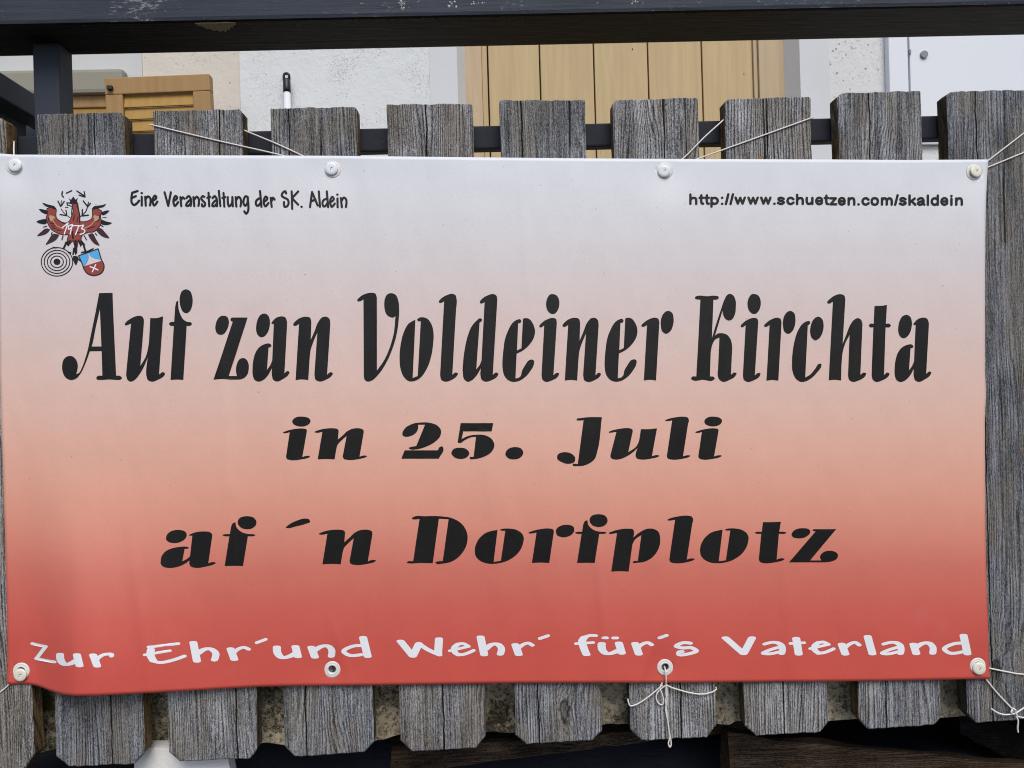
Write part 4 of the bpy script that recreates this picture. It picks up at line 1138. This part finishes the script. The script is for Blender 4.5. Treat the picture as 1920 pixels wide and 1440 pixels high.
shl = "775,1005* 1040,910* 1085,1060 1120,1140 1090,1230 1000,1270 910,1255 850,1190 830,1130"
flat('shield_base', [gpoly("835,1150* 1085,1072* 1116,1140 1092,1225 1000,1265 910,1252 850,1192")], INK_RED, 1, emb, 0)
flat('shield_field', [gpoly("785,1010* 900,968* 910,1000 890,1090 850,1145* 835,1140*"), gpoly("915,965* 1035,920* 1080,1060* 1020,1045 950,1020 920,985")], INK_BLUE, 1, emb, 0)
so = gpoly(shl); flat('shield_outline', stroke_polys(so + so[:1], 7 / 7.2, 7 / 7.2, 5), INK_BLACK, 3, emb, 0)

# --- eyelets (parts of the banner)
def lathe_y(name, c, prof, mat, parent=None, seg=28, tilt=None):
    """profile of (radius, forward) turned about the axis towards the viewer"""
    bm = bmesh.new()
    rings = []
    for r, f in prof:
        if r < 1e-6: rings.append([bm.verts.new((0, -f, 0))])
        else: rings.append([bm.verts.new((r * math.cos(2 * math.pi * k / seg), -f, r * math.sin(2 * math.pi * k / seg))) for k in range(seg)])
    for a, b in zip(rings, rings[1:]):
        for k in range(seg):
            k2 = (k + 1) % seg
            if len(a) == 1 and len(b) == 1: continue
            if len(a) == 1: bm.faces.new((a[0], b[k], b[k2]))
            elif len(b) == 1: bm.faces.new((a[k], a[k2], b[0]))
            else: bm.faces.new((a[k], a[k2], b[k2], b[k]))
    if tilt: bmesh.ops.rotate(bm, verts=bm.verts, matrix=tilt)
    o = bm_obj(name, bm, mat, parent, smooth=True)
    o.location = c
    return o
ey_prof = [(0.0056, -0.0030), (0.0056, 0.0004), (0.0064, 0.0014), (0.0078, 0.0017), (0.0084, 0.0012), (0.0094, 0.0012), (0.0110, 0.0014), (0.0122, 0.0010), (0.0126, 0.0002), (0.0124, -0.0010)]
ey_pos = []
for ex, ey in EYES:
    c = BP(ex, ey); ey_pos.append(c)
    lathe_y('eyelet', c, ey_prof, EYELET_MAT, ban)

# ------------------------------------------------------------------ buttons of the ties
btn = [(3.1, -0.6, BUTTON_CLEAR, 'milky plastic tie button in the eyelet above the eagle emblem'),
       (-2.0, -0.6, BUTTON_CLEAR, 'milky plastic tie button in the eyelet above the end of the line Aldein'),
       (-1.2, 1.4, BUTTON_CLEAR, 'milky plastic tie button in the eyelet above the start of the web address'),
       (1.3, -0.6, BUTTON_CREAM, 'yellowed plastic tie button in the eyelet above the end of the web address'),
       (0.5, 6.0, BUTTON_CREAM, 'yellowed plastic tie button in the red corner under the word Zur'),
       None, None,
       (0.8, 4.2, BUTTON_CREAM, 'yellowed plastic tie button in the red corner under the end of the word Vaterland')]
cap_prof = [(0.0046, -0.004), (0.0046, 0.0022), (0.0080, 0.0024), (0.0094, 0.0029), (0.0097, 0.0036), (0.0092, 0.0044), (0.0072, 0.0050), (0.0030, 0.0053), (0.0012, 0.0048), (0.0, 0.0046)]
for (ex, ey), b in zip(EYES, btn):
    if not b: continue
    dx, dz, mat, lab = b
    c = BP(ex + dx, ey + dz)
    t = Matrix.Rotation(R(random.uniform(-7, 7)), 3, 'X') @ Matrix.Rotation(R(random.uniform(-7, 7)), 3, 'Z')
    o = lathe_y('tie_button', c, cap_prof, mat, None, 28, t)
    tag(o, lab, 'button', 'plastic buttons holding the banner')
    bm = bmesh.new()
    for a in (-0.0012, 0.0014):
        bmesh.ops.create_icosphere(bm, subdivisions=1, radius=0.0008, matrix=Matrix.Translation((a * 0.8, -0.0051, a)))
    q = bm_obj('cord_hole', bm, IRON, o)

# ------------------------------------------------------------------ cords
CR = 0.00115
def cord(name, lab, strands, r=CR):
    root = empty(name, strands[0][0]); tag(root, lab, 'cord')
    for pts in strands:
        # smooth 3D path
        P = []
        n = len(pts)
        for i in range(n - 1):
            p0 = pts[max(i - 1, 0)]; p1 = pts[i]; p2 = pts[i + 1]; p3 = pts[min(i + 2, n - 1)]
            for k in range(8):
                u = k / 8
                P.append(0.5 * ((2 * p1) + (p2 - p0) * u + (2 * p0 - 5 * p1 + 4 * p2 - p3) * u * u + (3 * p1 - p0 - 3 * p2 + p3) * u ** 3))
        P.append(pts[-1])
        o = tube_mesh('strand', P, r, CORD_MAT, root)
        o.matrix_parent_inverse = Matrix.Translation(-Vector(strands[0][0]))
    return root
def F(px, py, f=0.0015): return W(px, py, -f)
def behind(i): c = ey_pos[i]; return Vector((c.x, -0.0010, c.z))
cord('fastening_string', 'white tie cord round the picket right of the dark post', [
    [behind(1), F(525, 290.5), F(400, 262), F(290, 235.5), W(285, 234.5, 0.004), W(286, 236, 0.030)],
    [behind(1), F(564, 290.5), F(515, 268), W(462, 246, 0.006), W(456, 243, 0.030)]])
cord('fastening_string', 'white tie cord round the picket in front of the right door frame', [
    [behind(2), F(1281, 297), F(1320, 258), W(1353, 228, 0.004), W(1360, 222, 0.030)],
    [behind(2), F(1311, 297), F(1400, 265), F(1515, 223.5), W(1521, 221.5, 0.004), W(1520, 222, 0.030)]])
cord('fastening_string', 'white tie cord leaving the upper banner corner beside the web address', [
    [behind(3), F(1853, 301), F(1922, 248), F(1936, 238), W(1940, 236, 0.02)],
    [behind(3), F(1854, 313), F(1922, 285), F(1936, 279), W(1940, 277, 0.02)]])
cord('fastening_string', 'white tie cord hanging beside the picket in front of the handrail post', [
    [behind(0), F(26.5, 291), W(26, 280, 0.004), W(26.2, 270, 0.012), W(26.3, 262, 0.028)]])
cord('fastening_string', 'white tie cord leaving the red lower corner under the word Zur', [
    [behind(4), F(15, 1285), F(0, 1298), F(-20, 1314), W(-90, 1360, -0.0015)]])
kx, ky = 1899, 1334
cord('fastening_string', 'knotted white tie cord at the red corner under the end of the word Vaterland', [
    [behind(7), F(1850, 1275, 0.003), F(1872, 1302, 0.003), F(kx - 4, ky - 8, 0.004), F(kx, ky, 0.006)],
    [behind(7), F(1856, 1253), F(1900, 1262), F(1930, 1268), F(1942, 1290), F(1930, 1318), F(kx + 4, ky + 4, 0.005)],
    [F(kx - 2, ky - 6, 0.006), F(kx + 5, ky - 3, 0.008), F(kx + 4, ky + 4, 0.004), F(kx - 3, ky + 2, 0.008), F(kx + 1, ky - 6, 0.005), F(kx + 7, ky + 5, 0.007), F(kx + 9, ky + 9, 0.005)],
    [F(kx + 4, ky + 4, 0.006), F(1885, 1340, 0.006), F(1872, 1337, 0.007), F(1862, 1331, 0.007), F(1858, 1328, 0.006)],
    [F(kx + 6, ky + 8, 0.006), F(1909, 1352, 0.006), F(1908, 1364, 0.005), F(1909, 1373, 0.005)],
    [F(kx + 6, ky + 8, 0.006), F(1915, 1345, 0.006), F(1924, 1346, 0.006), F(1938, 1350, 0.004)]], 0.00125)
e6 = ey_pos[6]
def Hc(px, py, f=0.013): return W(px, py, -f)
cord('fastening_string', 'white cord with loops and loose ends hanging from an open eyelet', [
    [Vector((e6.x, -0.0012, e6.z)), W(1247.5, 1256, -0.0115), W(1248.3, 1264, -0.0125), W(1249, 1275, -0.0118), W(1248.5, 1285, -0.008)],
    [Hc(1248.5, 1285, .008), Hc(1241, 1290, .006), Hc(1232, 1300, .005), Hc(1230.5, 1310, .004), Hc(1235, 1319, .004), Hc(1242, 1321, .004), Hc(1244, 1313, .005), Hc(1241, 1300, .006), Hc(1237, 1290, .007), Hc(1242, 1280, .007)],
    [Hc(1242, 1284, .007), Hc(1230, 1295, .005), Hc(1211, 1310, .004), Hc(1195, 1320, .003), Hc(1183, 1323.5, .003), Hc(1179, 1319, .003), Hc(1177, 1310, .002)],
    [Hc(1249, 1284, .008), Hc(1262, 1290, .006), Hc(1290, 1298, .005), Hc(1315, 1301.5, .004), Hc(1335, 1297.5, .004), Hc(1343, 1292, .003), Hc(1342, 1288, .003)],
    [Hc(1249, 1284, .008), Hc(1251, 1302, .006), Hc(1248, 1312, .005), Hc(1249, 1325, .004), Hc(1251, 1345, .003), Hc(1254, 1370, .003), Hc(1255, 1385, .003), Hc(1253.2, 1394, .003), Hc(1255.8, 1400.5, .003), Hc(1258.4, 1396, .003), Hc(1257.5, 1386, .004), Hc(1254.5, 1372, .004)],
    [Hc(1249, 1284, .009), Hc(1248.5, 1300, .007), Hc(1250.5, 1314, .006), Hc(1248, 1330, .005), Hc(1252, 1352, .004), Hc(1254.5, 1372, .004)]])

# ------------------------------------------------------------------ what lies under the terrace
def beam(name, lab, a, b, wv, dv, mat, cat, jit=0.004, n=26, taper=1.0):
    """rough board from a to b, wv across the visible face, dv through it"""
    bm = bmesh.new()
    rows = []
    sd_ = random.uniform(0, 40)
    prof = [Vector((0, 0)), Vector((0.5, 0)), Vector((1, 0)), Vector((1, 1)), Vector((0.5, 1)), Vector((0, 1))]
    for i in range(n + 1):
        t = i / n
        c = a.lerp(b, t)
        row = []
        for q in prof:
            p = c + wv * q.x * (1 + (taper - 1) * t) + dv * q.y
            row.append(bm.verts.new(p + Vector((noise.noise((t * 9 + sd_, q.x * 3, q.y * 3)), noise.noise((t * 9, q.x * 3 + sd_, q.y * 3)), noise.noise((t * 7 + sd_, q.x * 2, q.y * 5 + 3)))) * jit))
        rows.append(row)
    for r1, r2 in zip(rows, rows[1:]):
        for k in range(6):
            bm.faces.new((r1[k], r1[(k + 1) % 6], r2[(k + 1) % 6], r2[k]))
    bm.faces.new(rows[0]); bm.faces.new(rows[-1][::-1])
    o = bm_obj(name, bm, mat); tag(o, lab, cat)
    o['split_x'] = 9.0
    return o
# tarpaulin heap
bm = bmesh.new()
NX, NY = 90, 30
rows = []
crest = [(-300, 1500), (150, 1490), (395, 1470), (420, 1424), (440, 1404), (480, 1395), (520, 1394), (620, 1396), (700, 1392), (760, 1378), (860, 1390), (1000, 1402), (1200, 1405), (1400, 1410), (1700, 1420), (2300, 1430)]
for j in range(NY + 1):
    t = j / NY
    y = 0.17 + 1.0 * t
    row = []
    for i in range(NX + 1):
        px = -300 + 2600 * i / NX
        ref = W(px, interp(crest, px), 0.22)
        drop = 0 if 0.05 <= t <= 0.3 else (0.05 - t) * 6.0 if t < 0.05 else (t - 0.3) * 0.25
        wr = noise.noise((px / 120.0, t * 9, 2)) * 0.012 + noise.noise((px / 45.0, t * 20, 5)) * 0.005
        row.append(bm.verts.new((ref.x, y, ref.z - drop + wr * (0.3 + t))))
    rows.append(row)
base = [bm.verts.new((v.co.x, 0.15, 0.0)) for v in rows[0]]
rows.insert(0, base)
for r1, r2 in zip(rows, rows[1:]):
    for i in range(NX): bm.faces.new((r1[i], r1[i + 1], r2[i + 1], r2[i]))
o = bm_obj('tarpaulin', bm, TARP, None, True); tag(o, 'dark blue plastic tarpaulin over the pile under the terrace', 'tarpaulin')
beam('timber', 'long dark brown board rising under the middle pickets', W(732, 1408, 0.085), W(1425, 1352, 0.13), W(1000, 1455, 0.085) - W(1000, 1413, 0.085), Vector((0, 0.10, 0.0)), DARK_TIMBER, 'board', taper=0.35)
yb1 = 0.075
beam('timber', 'thick dark brown board sloping down under the pickets right of the hanging cord', W(1366, 1376, yb1), W(2000, 1443, yb1), W(1500, 1500, yb1) - W(1496, 1388, yb1), Vector((0, 0.045, -0.012)), DARK_TIMBER, 'board', 0.006)
beam('timber', 'blackish plank leaning under the picket below the end of Vaterland', W(1800, 1346, 0.20), W(2060, 1475, 0.17), W(1500, 1480, .24) - W(1500, 1450, .24), Vector((0, 0.1, 0.02)), BLACK_TIMBER, 'board')
# pale stone
q = [(252, 1426), (254, 1412), (262, 1402), (340, 1402), (352, 1412), (420, 1415), (428, 1424), (436, 1470), (250, 1475)]
bm = bmesh.new()
f = [bm.verts.new(W(x, y, 0.036)) for x, y in q]; bkk = [bm.verts.new(v.co + Vector((0, 0.025, 0.0))) for v in f]
bm.faces.new(f); bm.faces.new(bkk[::-1])
for i in range(len(f)):
    j = (i + 1) % len(f); bm.faces.new((f[i], f[j], bkk[j], bkk[i]))
bmesh.ops.recalc_face_normals(bm, faces=bm.faces[:])
o = bm_obj('stone_block', bm, PALE_SLAB); tag(o, 'pale grey stone block beside the dark tarpaulin', 'stone')
# piers closing the space below the terrace
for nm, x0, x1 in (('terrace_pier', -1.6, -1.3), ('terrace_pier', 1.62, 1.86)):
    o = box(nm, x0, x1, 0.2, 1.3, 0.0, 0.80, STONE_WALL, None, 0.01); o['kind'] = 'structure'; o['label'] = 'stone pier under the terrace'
